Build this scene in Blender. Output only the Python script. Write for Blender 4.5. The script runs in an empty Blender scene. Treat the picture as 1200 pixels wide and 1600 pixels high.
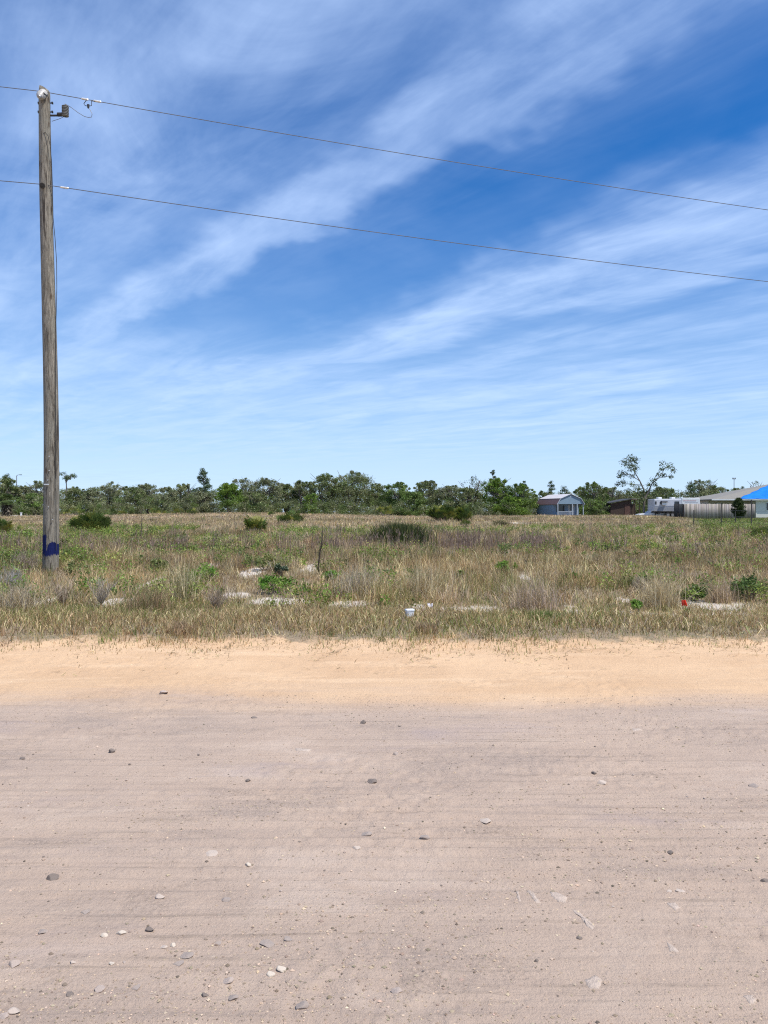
import bpy, math, random
import numpy as np
from mathutils import Vector

random.seed(7)
RNG = np.random.default_rng(11)
SC = bpy.context.scene
R = math.radians

# ------------------------------------------------------------------ node helper
class NT:
    def __init__(s, tree): s.t = tree
    def n(s, typ, inp=None, **props):
        nd = s.t.nodes.new(typ)
        for k, v in props.items(): setattr(nd, k, v)
        for k, v in (inp or {}).items(): s.put(nd.inputs[k], v)
        return nd
    def put(s, sock, v):
        if isinstance(v, bpy.types.NodeSocket): s.t.links.new(v, sock)
        else:
            if sock.type == 'RGBA' and hasattr(v, '__len__') and len(v) == 3: v = (*v, 1)
            sock.default_value = v
    def m(s, op, a, b=0.0, c=0.0, clamp=False):
        return s.n('ShaderNodeMath', {0: a, 1: b, 2: c}, operation=op, use_clamp=clamp).outputs[0]
    def mix(s, f, a, b, blend='MIX'):
        nd = s.n('ShaderNodeMix', data_type='RGBA', blend_type=blend)
        s.put(nd.inputs[0], f); s.put(nd.inputs[6], a); s.put(nd.inputs[7], b)
        return nd.outputs[2]
    def ramp(s, f, stops, interp='LINEAR'):
        nd = s.n('ShaderNodeValToRGB', {0: f}); cr = nd.color_ramp; cr.interpolation = interp
        while len(cr.elements) < len(stops): cr.elements.new(0.5)
        for e, (p, c) in zip(cr.elements, stops):
            e.position = p; e.color = (c, c, c, 1) if not hasattr(c, '__len__') else (*c[:3], 1)
        return nd.outputs[0]
    def step(s, x, a, b):
        nd = s.n('ShaderNodeMapRange', {0: x, 1: a, 2: b, 3: 0.0, 4: 1.0}, interpolation_type='SMOOTHSTEP')
        return nd.outputs[0]
    def noise(s, vec, scale=1.0, detail=4.0, rough=0.55, dist=0.0):
        return s.n('ShaderNodeTexNoise', {'Vector': vec, 'Scale': scale, 'Detail': detail, 'Roughness': rough, 'Distortion': dist}).outputs[0]
    def vec(s, x, y, z=0.0): return s.n('ShaderNodeCombineXYZ', {0: x, 1: y, 2: z}).outputs[0]
    def scl(s, v, sc): return s.n('ShaderNodeVectorMath', {0: v, 1: sc}, operation='MULTIPLY').outputs[0]

# ------------------------------------------------------------------ camera, sky, sun, exposure
EYE, F = 1.6, 1200.0                      # eye height; focal length in photo pixels
cam = bpy.data.cameras.new('camera'); camo = bpy.data.objects.new('camera', cam)
SC.collection.objects.link(camo); SC.camera = camo
camo.location = (0, 0, EYE); camo.rotation_euler = (R(90), 0, 0)
cam.sensor_fit = 'VERTICAL'; cam.sensor_height = 24.0; cam.lens = 18.0
cam.clip_start = 0.05; cam.clip_end = 6000
SUN_EL, SUN_AZ = R(61), R(119)            # azimuth clockwise from +Y
SUN_DIR = Vector((math.sin(SUN_AZ) * math.cos(SUN_EL), math.cos(SUN_AZ) * math.cos(SUN_EL), math.sin(SUN_EL)))

W = bpy.data.worlds.new('World'); SC.world = W; W.use_nodes = True
wt = NT(W.node_tree); W.node_tree.nodes.clear()
sky = wt.n('ShaderNodeTexSky', sky_type='NISHITA', sun_disc=False, sun_elevation=SUN_EL, sun_rotation=SUN_AZ,
           air_density=1.0, dust_density=0.1, ozone_density=4.0).outputs[0]
tc = wt.n('ShaderNodeTexCoord').outputs['Generated']
sx = wt.n('ShaderNodeSeparateXYZ', {0: tc}).outputs
zc = wt.m('MAXIMUM', sx[2], 0.012)
u = wt.m('DIVIDE', sx[0], zc); v = wt.m('DIVIDE', sx[1], zc)          # the cirrus sheet, seen flat overhead
cs = wt.m('ADD', wt.m('MULTIPLY', u, -0.59), wt.m('MULTIPLY', v, 0.81))   # along the streaks
ct = wt.m('ADD', wt.m('MULTIPLY', u, 0.81), wt.m('MULTIPLY', v, 0.59))    # across them
def sn(a, b_, z, detail, rough, dist): return wt.noise(wt.vec(wt.m('MULTIPLY', cs, a), wt.m('MULTIPLY', ct, b_), z), 1.0, detail, rough, dist)
wq = sn(.55, .62, 5.4, 5, .58, 0.3)
warp = wt.m('MULTIPLY', wt.m('SUBTRACT', wq, 0.5), wt.m('ADD', 0.80, wt.m('MULTIPLY', ct, 0.40)))
t2 = wt.m('ADD', ct, warp)
band = wt.ramp(wt.m('DIVIDE', t2, 8.0, clamp=True), [
    (0.00, .50), (.05, .52), (.085, .78), (.115, .50), (.132, .36), (.152, .74), (.172, .62), (.190, .20), (.235, .10),
    (.265, .36), (.295, .80), (.340, .70), (.372, .28), (.43, .66), (.48, .40), (.56, .78), (.65, .50), (.78, .80), (1.0, .62)], 'EASE')
band = wt.m('MAXIMUM', band, wt.m('MULTIPLY', wt.step(cs, 3.0, 5.2), .66))
st1 = sn(.6, 1.7, 0.0, 7, .60, .6); st2 = sn(1.4, 1.8, 7.0, 7, .60, .8); st3 = sn(.8, 5.0, 11.0, 6, .6, .4)
st = wt.m('ADD', wt.m('ADD', wt.m('MULTIPLY', st1, 0.5), wt.m('MULTIPLY', st2, 0.3)), wt.m('MULTIPLY', st3, .2))
st = wt.step(st, 0.30, 0.70)
dens = wt.m('MULTIPLY', band, wt.m('ADD', 0.30, wt.m('MULTIPLY', st, 1.12)), clamp=True)
haze_f = wt.step(sx[2], 0.42, 0.0)
hz_ = wt.m('MULTIPLY', haze_f, 0.50)
dens = wt.m('SUBTRACT', 1.0, wt.m('MULTIPLY', wt.m('SUBTRACT', 1.0, dens), wt.m('SUBTRACT', 1.0, hz_)))
hs = wt.n('ShaderNodeHueSaturation', {'Hue': 0.509, 'Saturation': 1.48, 'Value': 1.38, 'Color': sky}).outputs[0]
cloud = wt.mix(haze_f, (5.3, 7.3, 11.3), (6.2, 8.5, 12.0))
col = wt.mix(dens, hs, cloud)
bg = wt.n('ShaderNodeBackground', {0: col, 1: 0.082})
wo = wt.n('ShaderNodeOutputWorld', {0: bg.outputs[0]})

sl = bpy.data.lights.new('sun', 'SUN'); slo = bpy.data.objects.new('sun', sl); SC.collection.objects.link(slo)
sl.energy = 4.4; sl.angle = R(0.55); sl.color = (1.0, 0.955, 0.88)
slo.rotation_euler = SUN_DIR.to_track_quat('Z', 'Y').to_euler(); slo.location = (20, -20, 40)

SC.view_settings.view_transform = 'Standard'; SC.view_settings.look = 'None'
SC.view_settings.exposure = 0.22; SC.view_settings.gamma = 1.0
SC.render.engine = 'CYCLES'
SC.cycles.use_denoising = False; SC.cycles.filter_width = 1.15
SC.cycles.max_bounces = 6; SC.cycles.diffuse_bounces = 3; SC.cycles.transparent_max_bounces = 8

# ------------------------------------------------------------------ value noise, terrain
def vn(x, y, s, seed=0):
    x = np.asarray(x, float) / s; y = np.asarray(y, float) / s
    xi = np.floor(x).astype(np.int64); yi = np.floor(y).astype(np.int64)
    fx = x - xi; fy = y - yi; fx = fx * fx * (3 - 2 * fx); fy = fy * fy * (3 - 2 * fy)
    def h(a, b):
        n = (a * 374761393 + b * 668265263 + seed * 1442695041) & 0x7fffffff
        n = ((n ^ (n >> 13)) * 1274126177) & 0x7fffffff
        return ((n ^ (n >> 16)) & 0xffff) / 65535.0
    return (h(xi, yi) * (1 - fx) + h(xi + 1, yi) * fx) * (1 - fy) + (h(xi, yi + 1) * (1 - fx) + h(xi + 1, yi + 1) * fx) * fy
def fbm(x, y, s, seed=0, o=3):
    r = 0; a = 1; t = 0
    for k in range(o):
        r = r + a * vn(x, y, s / 2 ** k, seed + k * 17); t += a; a *= .55
    return r / t
def sst(x, a, b):
    t = np.clip((np.asarray(x, float) - a) / (b - a), 0, 1); return t * t * (3 - 2 * t)
PY = [-60, 8.3, 8.9, 9.6, 11, 13.5, 17, 25, 40, 58, 72, 84, 98, 115, 160, 3000]
PZ = [-.08, -.08, -.03, .03, .06, .13, .30, .50, .74, 1.02, 1.18, 1.14, .86, .84, .9, .9]
def edge_y(x): return 8.78 + 1.0 * (fbm(x, 0 * np.asarray(x, float), 1.9, 5) - .5) + .45 * (vn(x, 0 * np.asarray(x, float), .35, 9) - .5) - .28 * np.exp(-((np.asarray(x, float) - .9) / 1.2) ** 2)
def H(x, y):
    x = np.asarray(x, float); y = np.asarray(y, float)
    z = np.interp(y, PY, PZ); q = x / np.maximum(y, 1.0)
    z = z - .34 * sst(q, .33, .42) * sst(y, 48, 78) * (1 - .9 * sst(y, 88, 100))
    z = z - .24 * sst(-q, .30, .46) * sst(y, 30, 60) * (1 - sst(y, 80, 92)) + .28 * sst(-q, .2, .33) * sst(y, 86, 100)
    z = z + .24 * np.exp(-((q + .19) / .13) ** 2) * sst(y, 45, 75) - .12 * np.exp(-((q - .08) / .09) ** 2) * sst(y, 45, 72)
    amp = np.clip((y - 9.6) / 6, 0, 1)
    return z + amp * (.12 * (fbm(x, y, 6, 3) - .5) + .10 * (fbm(x, y, 1.3, 4) - .5))
def ray(px, py):                                   # where the sight line through a photo pixel meets the ground
    d = np.linspace(2, 130, 6000); x = (px - 600) / F * d; z = EYE + (800 - py) / F * d
    g = np.where(d < 8.9, 0, H(x, d)); k = np.argmax(z <= g)
    if not (z <= g).any(): k = 4500
    return float(x[k]), float(d[k]), float(g[k])
def P(px, py, d): return Vector(((px - 600) / F * d, d, EYE + (800 - py) / F * d))

# ------------------------------------------------------------------ mesh helpers
def link(o, parent=None):
    SC.collection.objects.link(o)
    if parent is not None: o.parent = parent
    return o
def mesh_np(name, V, Fc, mat, col=None, parent=None, smooth=False, attrs=None):
    V = np.asarray(V, np.float32).reshape(-1, 3); Fc = np.asarray(Fc, np.int32); k = Fc.shape[1]
    me = bpy.data.meshes.new(name)
    me.vertices.add(len(V)); me.vertices.foreach_set('co', V.ravel())
    me.loops.add(Fc.size); me.loops.foreach_set('vertex_index', Fc.ravel())
    me.polygons.add(len(Fc)); me.polygons.foreach_set('loop_start', np.arange(0, Fc.size, k, dtype=np.int32))
    if smooth: me.polygons.foreach_set('use_smooth', np.ones(len(Fc), bool))
    me.update(calc_edges=True)
    if col is not None:
        a = me.attributes.new('tint', 'FLOAT_COLOR', 'POINT'); c = np.ones((len(V), 4), np.float32); c[:, :3] = col
        a.data.foreach_set('color', c.ravel())
    for an, av in (attrs or {}).items():
        a = me.attributes.new(an, 'FLOAT', 'POINT'); a.data.foreach_set('value', np.asarray(av, np.float32).ravel())
    me.materials.append(mat)
    return link(bpy.data.objects.new(name, me), parent)
class MB:
    def __init__(s): s.v = []; s.f = []; s.mi = []; s.cur = 0
    def add(s, vs, fs):
        o = len(s.v); s.v += [tuple(p) for p in vs]; s.f += [tuple(i + o for i in f) for f in fs]; s.mi += [s.cur] * len(fs); return s
    def box(s, x0, y0, z0, x1, y1, z1):
        return s.add([(x0, y0, z0), (x1, y0, z0), (x1, y1, z0), (x0, y1, z0), (x0, y0, z1), (x1, y0, z1), (x1, y1, z1), (x0, y1, z1)],
                     [(3, 2, 1, 0), (4, 5, 6, 7), (0, 1, 5, 4), (1, 2, 6, 5), (2, 3, 7, 6), (3, 0, 4, 7)])
    def tube(s, pts, rad, n=8, cap=True):
        pts = [Vector(p) for p in pts]; rad = rad if hasattr(rad, '__len__') else [rad] * len(pts); vs = []
        ref = None
        for i, p in enumerate(pts):
            d = (pts[min(i + 1, len(pts) - 1)] - pts[max(i - 1, 0)]).normalized()
            if ref is None: ref = Vector((1, 0, 0)) if abs(d.x) < .8 else Vector((0, 1, 0))
            a = d.cross(ref).normalized(); b = a.cross(d).normalized(); ref = b
            for k in range(n):
                t = 2 * math.pi * k / n; vs.append(p + (a * math.cos(t) + b * math.sin(t)) * rad[i])
        fs = [(i * n + k, i * n + (k + 1) % n, (i + 1) * n + (k + 1) % n, (i + 1) * n + k) for i in range(len(pts) - 1) for k in range(n)]
        if cap: fs += [tuple(range(n))[::-1], tuple((len(pts) - 1) * n + k for k in range(n))]
        return s.add(vs, fs)
    def prism(s, prof, a0, a1, axis='x'):              # profile (p,q) swept along an axis
        n = len(prof); mk = {'x': lambda a, p, q: (a, p, q), 'y': lambda a, p, q: (p, a, q), 'z': lambda a, p, q: (p, q, a)}[axis]
        vs = [mk(a0, *p) for p in prof] + [mk(a1, *p) for p in prof]
        return s.add(vs, [tuple(range(n)), tuple(range(n, 2 * n))[::-1]] + [(i, n + i, n + (i + 1) % n, (i + 1) % n) for i in range(n)])
    def build(s, name, mats, parent=None, bevel=0, smooth=False):
        me = bpy.data.meshes.new(name); me.from_pydata(s.v, [], s.f)
        for m in (mats if isinstance(mats, (list, tuple)) else [mats]): me.materials.append(m)
        me.polygons.foreach_set('material_index', s.mi)
        if smooth: me.polygons.foreach_set('use_smooth', [True] * len(s.f))
        me.update(); o = link(bpy.data.objects.new(name, me), parent)
        import bmesh
        bm = bmesh.new(); bm.from_mesh(me); bmesh.ops.recalc_face_normals(bm, faces=bm.faces); bm.to_mesh(me); bm.free()
        if bevel:
            b = o.modifiers.new('bevel', 'BEVEL'); b.width = bevel; b.segments = 2; b.limit_method = 'ANGLE'
        return o
def tag(o, label=None, cat=None, group=None, kind=None):
    if label: o['label'] = label
    if cat: o['category'] = cat
    if group: o['group'] = group
    if kind: o['kind'] = kind
    return o
def thing(name, loc, label, cat, group=None, rz=0.0):
    o = bpy.data.objects.new(name, None); o.empty_display_size = .2; link(o); o.location = loc; o.rotation_euler = (0, 0, rz)
    return tag(o, label, cat, group)

# ------------------------------------------------------------------ materials
def newmat(name):
    m = bpy.data.materials.new(name); m.use_nodes = True; m.node_tree.nodes.clear(); return m, NT(m.node_tree)
def out(nt, sh): nt.n('ShaderNodeOutputMaterial', {0: sh})
def pm(name, col, rough=.7, var=.18, scale=6.0, metal=0.0, bump=0.0, stretch=(1, 1, 1), spec=.3):
    m, n = newmat(name); co = n.scl(n.n('ShaderNodeTexCoord').outputs['Object'], stretch)
    f = n.noise(co, scale, 5, .6)
    c = n.mix(n.step(f, .25, .75), tuple(k * (1 - var) for k in col), tuple(min(1, k * (1 + var)) for k in col))
    b = n.n('ShaderNodeBsdfPrincipled', {'Base Color': c, 'Roughness': rough, 'Metallic': metal, 'Specular IOR Level': spec})
    if bump:
        n.put(b.inputs['Normal'], n.n('ShaderNodeBump', {'Strength': bump, 'Distance': .02, 'Height': n.noise(co, scale * 4, 5, .65)}).outputs[0])
    out(n, b.outputs[0]); return m
def leafmat(name, trans=.28, gloss=0.06):
    m, n = newmat(name); c = n.n('ShaderNodeAttribute', attribute_name='tint').outputs['Color']
    d = n.n('ShaderNodeBsdfDiffuse', {0: c}); t = n.n('ShaderNodeBsdfTranslucent', {0: n.mix(1.0, c, (1.1, 1.05, .7), 'MULTIPLY')})
    mx = n.n('ShaderNodeMixShader', {0: trans, 1: d.outputs[0], 2: t.outputs[0]})
    g = n.n('ShaderNodeBsdfGlossy', {0: (.8, .8, .8, 1), 'Roughness': .45})
    out(n, n.n('ShaderNodeMixShader', {0: gloss, 1: mx.outputs[0], 2: g.outputs[0]}).outputs[0]); return m
M_grass = leafmat('grass_blades', .25, .02)
M_leaf = leafmat('leaves', .28, .02)
M_bark = pm('bark', (.16, .135, .11), .9, .35, 5, bump=.4, stretch=(3, 3, .6))

SAND = (.60, .405, .245)
def sand_nodes(n, co):
    big = n.noise(co, .7, 4, .6); fine = n.noise(co, 160, 3, .7)
    c = n.mix(n.step(big, .3, .7), (.61, .40, .235), (.71, .485, .295))
    return n.mix(n.m('MULTIPLY', n.step(fine, .35, .75), .35), c, (.42, .285, .18))

# road material: pinkish grey graded gravel, sandy shoulder beyond about 6.4 m
M_road, n = newmat('road_gravel')
co = n.n('ShaderNodeTexCoord').outputs['Object']; xyz = n.n('ShaderNodeSeparateXYZ', {0: co}).outputs
streak = n.noise(n.vec(n.m('MULTIPLY', xyz[0], .22), n.m('MULTIPLY', xyz[1], 5.0)), 1.6, 6, .65, .15)
streak2 = n.noise(n.vec(n.m('MULTIPLY', xyz[0], .5), n.m('MULTIPLY', xyz[1], 26.0)), 1.0, 4, .6, .1)
big = n.noise(co, .55, 5, .6, .4); mid = n.noise(co, 3.2, 5, .6, .3)
grain = n.noise(co, 210, 4, .75); grain2 = n.noise(co, 55, 5, .7)
c = n.mix(n.step(big, .35, .68), (0.484, 0.362, 0.275), (0.429, 0.328, 0.258))
c = n.mix(n.m('MULTIPLY', n.step(streak, .38, .68), .6), c, (0.520, 0.396, 0.304))
c = n.mix(n.m('MULTIPLY', n.m('MULTIPLY', n.step(streak2, .52, .75), n.step(mid, .35, .55)), .6), c, (0.244, 0.188, 0.144))
c = n.mix(n.m('MULTIPLY', n.step(n.noise(n.scl(co, (.55, 1.3, 1)), 1.1, 5, .62, .5), .56, .72), .6), c, (0.380, 0.303, 0.281))
c = n.mix(n.m('MULTIPLY', n.step(mid, .52, .75), .45), c, (0.560, 0.435, 0.335))
c = n.mix(n.m('MULTIPLY', n.step(n.noise(n.scl(co, (.8, 1.6, 1)), 1.9, 5, .65, .6), .54, .7), n.m('MULTIPLY', n.step(grain2, .62, .4), .5)), c, (0.235, 0.179, 0.140))
rz = n.noise(n.scl(co, (.45, 1.1, 1)), 1.5, 7, .68, .5)
c = n.mix(n.m('MULTIPLY', n.step(rz, .50, .66), .55), c, n.mix(n.step(grain2, .35, .65), (0.266, 0.209, 0.175), (0.407, 0.319, 0.260)))
c = n.mix(n.m('MULTIPLY', n.step(rz, .46, .32), .5), c, (0.565, 0.446, 0.355))
vor = n.n('ShaderNodeTexVoronoi', {'Vector': n.scl(co, (1, 1.25, 1)), 'Scale': 26.0, 'Randomness': 1.0})
chipm = n.m('MULTIPLY', n.step(vor.outputs['Distance'], .26, .16), n.step(n.n('ShaderNodeSeparateColor', {0: vor.outputs['Color']}).outputs[0], .86, .90))
chipc = n.mix(n.n('ShaderNodeSeparateColor', {0: vor.outputs['Color']}).outputs[1], (0.579, 0.469, 0.358), (0.362, 0.298, 0.258))
c = n.mix(n.m('MULTIPLY', chipm, .4), c, chipc)
c = n.mix(n.m('MULTIPLY', n.step(grain, .42, .2), .5), c, (0.199, 0.153, 0.117))
c = n.mix(n.m('MULTIPLY', n.step(grain, .56, .78), .45), c, (0.633, 0.512, 0.398))
c = n.mix(n.m('MULTIPLY', n.step(grain2, .45, .2), .3), c, (0.235, 0.179, 0.140))
bnd = n.m('ADD', xyz[1], n.m('ADD', n.m('MULTIPLY', n.m('SUBTRACT', n.noise(n.scl(co, (.3, 1.2, 1)), 1.0, 6, .65), .5), 1.5), n.m('MULTIPLY', n.m('SUBTRACT', streak2, .5), .35)))
sf = n.step(bnd, 6.0, 6.95)
sandc = sand_nodes(n, co)
sandc = n.mix(n.m('MULTIPLY', n.step(streak, .5, .72), .25), sandc, (.70, .50, .32))
sandc = n.mix(n.m('MULTIPLY', n.step(n.noise(n.scl(co, (1, 2.6, 1)), 3.2, 6, .7, .4), .56, .70), .5), sandc, (.45, .32, .21))
sandc = n.mix(n.m('MULTIPLY', n.step(n.noise(n.scl(co, (.45, 1.8, 1)), 1.2, 5, .6, .5), .5, .68), .45), sandc, (.78, .56, .36))
c = n.mix(sf, c, sandc)
hgt = n.m('ADD', n.m('ADD', n.m('MULTIPLY', grain, .35), n.m('MULTIPLY', grain2, .8)), n.m('ADD', n.m('MULTIPLY', streak2, .9), n.m('MULTIPLY', n.noise(co, 12, 5, .65), 1.0)))
b = n.n('ShaderNodeBsdfPrincipled', {'Base Color': c, 'Roughness': .95, 'Specular IOR Level': .15})
n.put(b.inputs['Normal'], n.n('ShaderNodeBump', {'Strength': .8, 'Distance': .018, 'Height': hgt}).outputs[0])
out(n, b.outputs[0])

# field ground: sandy soil with litter; pale bare sand where attribute 'bare' is high; short turf where 'turf'
M_ground, n = newmat('field_soil')
co = n.n('ShaderNodeTexCoord').outputs['Object']; xyz = n.n('ShaderNodeSeparateXYZ', {0: co}).outputs
bare = n.n('ShaderNodeAttribute', attribute_name='bare').outputs['Fac']; turf = n.n('ShaderNodeAttribute', attribute_name='turf').outputs['Fac']
f1 = n.noise(co, .8, 5, .6); f2 = n.noise(co, 22, 5, .7); f3 = n.noise(co, 90, 3, .7)
c = n.mix(n.step(f1, .3, .7), (.29, .22, .15), (.23, .195, .12))
c = n.mix(n.step(f2, .4, .7), c, (.33, .26, .18))
c = n.mix(n.m('MULTIPLY', n.step(f3, .5, .3), .6), c, (.09, .075, .055))
wsand = n.mix(n.step(f2, .35, .7), (.52, .455, .385), (.68, .60, .51))
wsand = n.mix(n.m('MULTIPLY', n.step(f3, .46, .28), .5), wsand, (.24, .2, .17))
bm_ = n.step(n.m('ADD', bare, n.m('MULTIPLY', n.m('SUBTRACT', n.noise(co, 7, 5, .65), .5), .9)), .38, .62)
c = n.mix(bm_, c, wsand)
c = n.mix(n.m('MULTIPLY', turf, .9), c, n.mix(n.step(f2, .3, .7), (.07, .1, .025), (.13, .15, .045)))
sb = n.m('ADD', xyz[1], n.m('MULTIPLY', n.m('SUBTRACT', n.noise(co, 3, 5, .65), .5), 1.1))
c = n.mix(n.step(sb, 9.35, 8.95), c, sand_nodes(n, co))
b = n.n('ShaderNodeBsdfPrincipled', {'Base Color': c, 'Roughness': .95, 'Specular IOR Level': .1})
n.put(b.inputs['Normal'], n.n('ShaderNodeBump', {'Strength': .7, 'Distance': .03, 'Height': n.m('ADD', f2, n.m('MULTIPLY', f3, .5))}).outputs[0])
out(n, b.outputs[0])

# ------------------------------------------------------------------ ground and road
PATCH = []                                          # bare sand patches (x, y, rx, ry)
for px, py, w, h in [(1105, 945, 78, 8), (1035, 964, 60, 5), (1135, 962, 60, 4), (435, 940, 60, 6), (545, 944, 45, 5), (655, 949, 18, 5), (742, 952, 70, 6),
                     (895, 957, 45, 5), (233, 912, 12, 13), (182, 940, 28, 7), (486, 888, 17, 6), (398, 892, 22, 6), (72, 940, 16, 8), (365, 931, 34, 5),
                     (985, 958, 36, 5), (330, 884, 16, 4), (1150, 950, 40, 3), (143, 884, 14, 4), (890, 947, 10, 3), (975, 938, 12, 4),
                     (735, 831, 6, 2), (1002, 832, 6, 2), (930, 845, 8, 2), (60, 828, 14, 2), (812, 818, 14, 2), (40, 806, 60, 3), (140, 803, 60, 3), (240, 803, 30, 2), (820, 903, 12, 4), (570, 912, 22, 4)]:
    x, y, z = ray(px, py); ya, yb = ray(px, py - h)[1], ray(px, py + h)[1]
    PATCH.append((x, y, w / F * y, max((ya - yb) / 2 * 1.25, .14)))
def bare_at(x, y):
    r = np.zeros_like(np.asarray(x, float))
    for cx, cy, rx, ry in PATCH: r = np.maximum(r, np.exp(-(((x - cx) / rx) ** 2 + ((y - cy) / ry) ** 2) * 1.1))
    return r
def turf_at(x, y):
    q = x / np.maximum(y, 1)
    return sst(q + .05 * (vn(x, y, 9, 31) - .5), .375, .42) * sst(y, 36, 44)
ys = np.concatenate([np.array([-60, -30, -10, 0, 4, 7, 8]), np.arange(8.2, 24, .09), 24 * np.geomspace(1, 6.5, 150), np.array([200, 300, 500, 900, 1600, 3000])])
us = np.linspace(-1, 1, 401); us = np.sign(us) * (np.abs(us) * .82 + .18 * np.abs(us) ** 9)
Y, U = np.meshgrid(ys, us, indexing='ij'); X = U * (np.maximum(Y, 8) * .78 + 7) * np.where(np.abs(U) > .95, 1.6, 1) * np.where(np.abs(U) > .985, 3, 1)
ed = edge_y(X); Zg = H(X, Y) + .10 * sst(Y - ed, -.15, .45) * (1 - sst(Y, 10, 12)) + .02 * (fbm(X, Y, .3, 8) - .5) * (Y > 8.5)
nr, nc = Y.shape; idx = np.arange(nr * nc).reshape(nr, nc)
fc = np.stack([idx[:-1, :-1], idx[:-1, 1:], idx[1:, 1:], idx[1:, :-1]], -1).reshape(-1, 4)
V = np.stack([X, Y, Zg], -1).reshape(-1, 3)
tag(mesh_np('ground', V, fc, M_ground, smooth=True, attrs={'bare': bare_at(V[:, 0], V[:, 1]), 'turf': turf_at(V[:, 0], V[:, 1])}), kind='structure')
def GZ(x, y):                                       # surface of the built ground
    return H(x, y) + .10 * sst(y - edge_y(x), -.15, .45) * (1 - sst(y, 10, 12))

def road_h(x, y):
    r = .020 * (fbm(x * .28, y, .55, 41, 3) - .5) + .012 * (fbm(x * .5, y, .16, 47, 3) - .5)
    r = r + .010 * (fbm(x, y, .05, 55, 2) - .5) * (.4 + 1.6 * sst(fbm(x * .6, y, .8, 57), .4, .65)) + .05 * np.exp(-((y - 6.9) / .45) ** 2) * (.6 + .4 * vn(x, y, 2.5, 61))
    r = r + .0045 * np.sin(y * 62 + 5 * fbm(x * .3, y, .7, 65)) * sst(fbm(x * .25, y, .6, 67), .48, .62) * (y < 6) - .014 * np.exp(-((y - 4.55 - .08 * np.sin(x * .7)) / .22) ** 2) - .012 * np.exp(-((y - 3.35 - .06 * np.sin(x * .9 + 1)) / .2) ** 2)
    r = r + .05 * sst(y, 7.6, 9.0) * (.5 + fbm(x, y, 1.0, 63)) + .015 * (fbm(x, y, .35, 64) - .5) * sst(y, 7, 8)
    return r
yr = np.concatenate([np.arange(-8, 1.8, .4), np.arange(1.8, 5, .02), np.arange(5, 9.7, .035)])
xr = np.linspace(-1, 1, 561)
Y, U = np.meshgrid(yr, xr, indexing='ij'); X = U * (np.maximum(Y, 1) * .62 + .9) * np.where(np.abs(U) > .97, 1 + (np.abs(U) - .97) * 400, 1)
V = np.stack([X, Y, road_h(X, Y)], -1).reshape(-1, 3); nr, nc = Y.shape; idx = np.arange(nr * nc).reshape(nr, nc)
fc = np.stack([idx[:-1, :-1], idx[:-1, 1:], idx[1:, 1:], idx[1:, :-1]], -1).reshape(-1, 4)
tag(mesh_np('road', V, fc, M_road, smooth=True), kind='structure')

# ------------------------------------------------------------------ grass
def blades(base, h, w, lean, col):
    n_ = len(base); az = RNG.uniform(0, 2 * np.pi, n_); fa = RNG.uniform(0, np.pi, n_)
    L = np.stack([np.cos(az), np.sin(az), np.zeros(n_)], -1); Wv = np.stack([np.cos(fa), np.sin(fa) * .6, np.zeros(n_)], -1) * (w / 2)[:, None]
    up = np.array([0, 0, 1.0])
    mid = base + up * (h * .58)[:, None] + L * (h * lean * .36)[:, None]
    tip = base + up * (h * np.sqrt(np.clip(1 - (lean * .7) ** 2, .05, 1)))[:, None] + L * (h * lean)[:, None]
    V = np.stack([base - Wv, base + Wv, mid - Wv * .75, mid + Wv * .75, tip], 1)
    f0 = np.array([[0, 1, 3], [0, 3, 2], [2, 3, 4]]); Fc = (np.arange(n_)[:, None, None] * 5 + f0[None]).reshape(-1, 3)
    return V.reshape(-1, 3), Fc, np.repeat(col, 5, 0)
def joinv(parts):
    Vs, Fs, Cs, o = [], [], [], 0
    for v_, f_, c_ in parts: Vs.append(v_); Fs.append(f_ + o); Cs.append(c_); o += len(v_)
    return np.concatenate(Vs), np.concatenate(Fs), np.concatenate(Cs)
TAN = np.array([.43, .33, .20]); STRAW = np.array([.66, .56, .37]); GRN = np.array([.17, .215, .065]); OLV = np.array([.24, .25, .10])
PUR = np.array([.25, .185, .155]); RED = np.array([.36, .235, .145]); GREY = np.array([.40, .34, .29]); PINK = np.array([.50, .38, .29])
def scatter(y0, y1, per_m2, margin=2.0, power=1.0):
    area = (y1 - y0) * ((y0 + y1) * .5 + 2 * margin); n_ = int(area * per_m2)
    t = RNG.random(n_); y = np.sqrt((y0 + 2 * margin) ** 2 + t * ((y1 + 2 * margin) ** 2 - (y0 + 2 * margin) ** 2)) - 2 * margin
    x = (RNG.random(n_) - .5) * (y * 1.03 + 2 * margin); return x, y
def pickcol(ws, cols):
    ws = np.maximum(np.stack(ws, -1), 0); ws = ws / ws.sum(-1, keepdims=True); r = RNG.random(len(ws))[:, None]
    k = (np.cumsum(ws, -1) < r).sum(-1).clip(0, len(cols) - 1); c = np.stack(cols)[k]
    return c * np.array([1.04, 1.0, .86]) * RNG.uniform(.55, 1.4, (len(c), 1)) * RNG.uniform(.94, 1.06, (len(c), 3))
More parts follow.
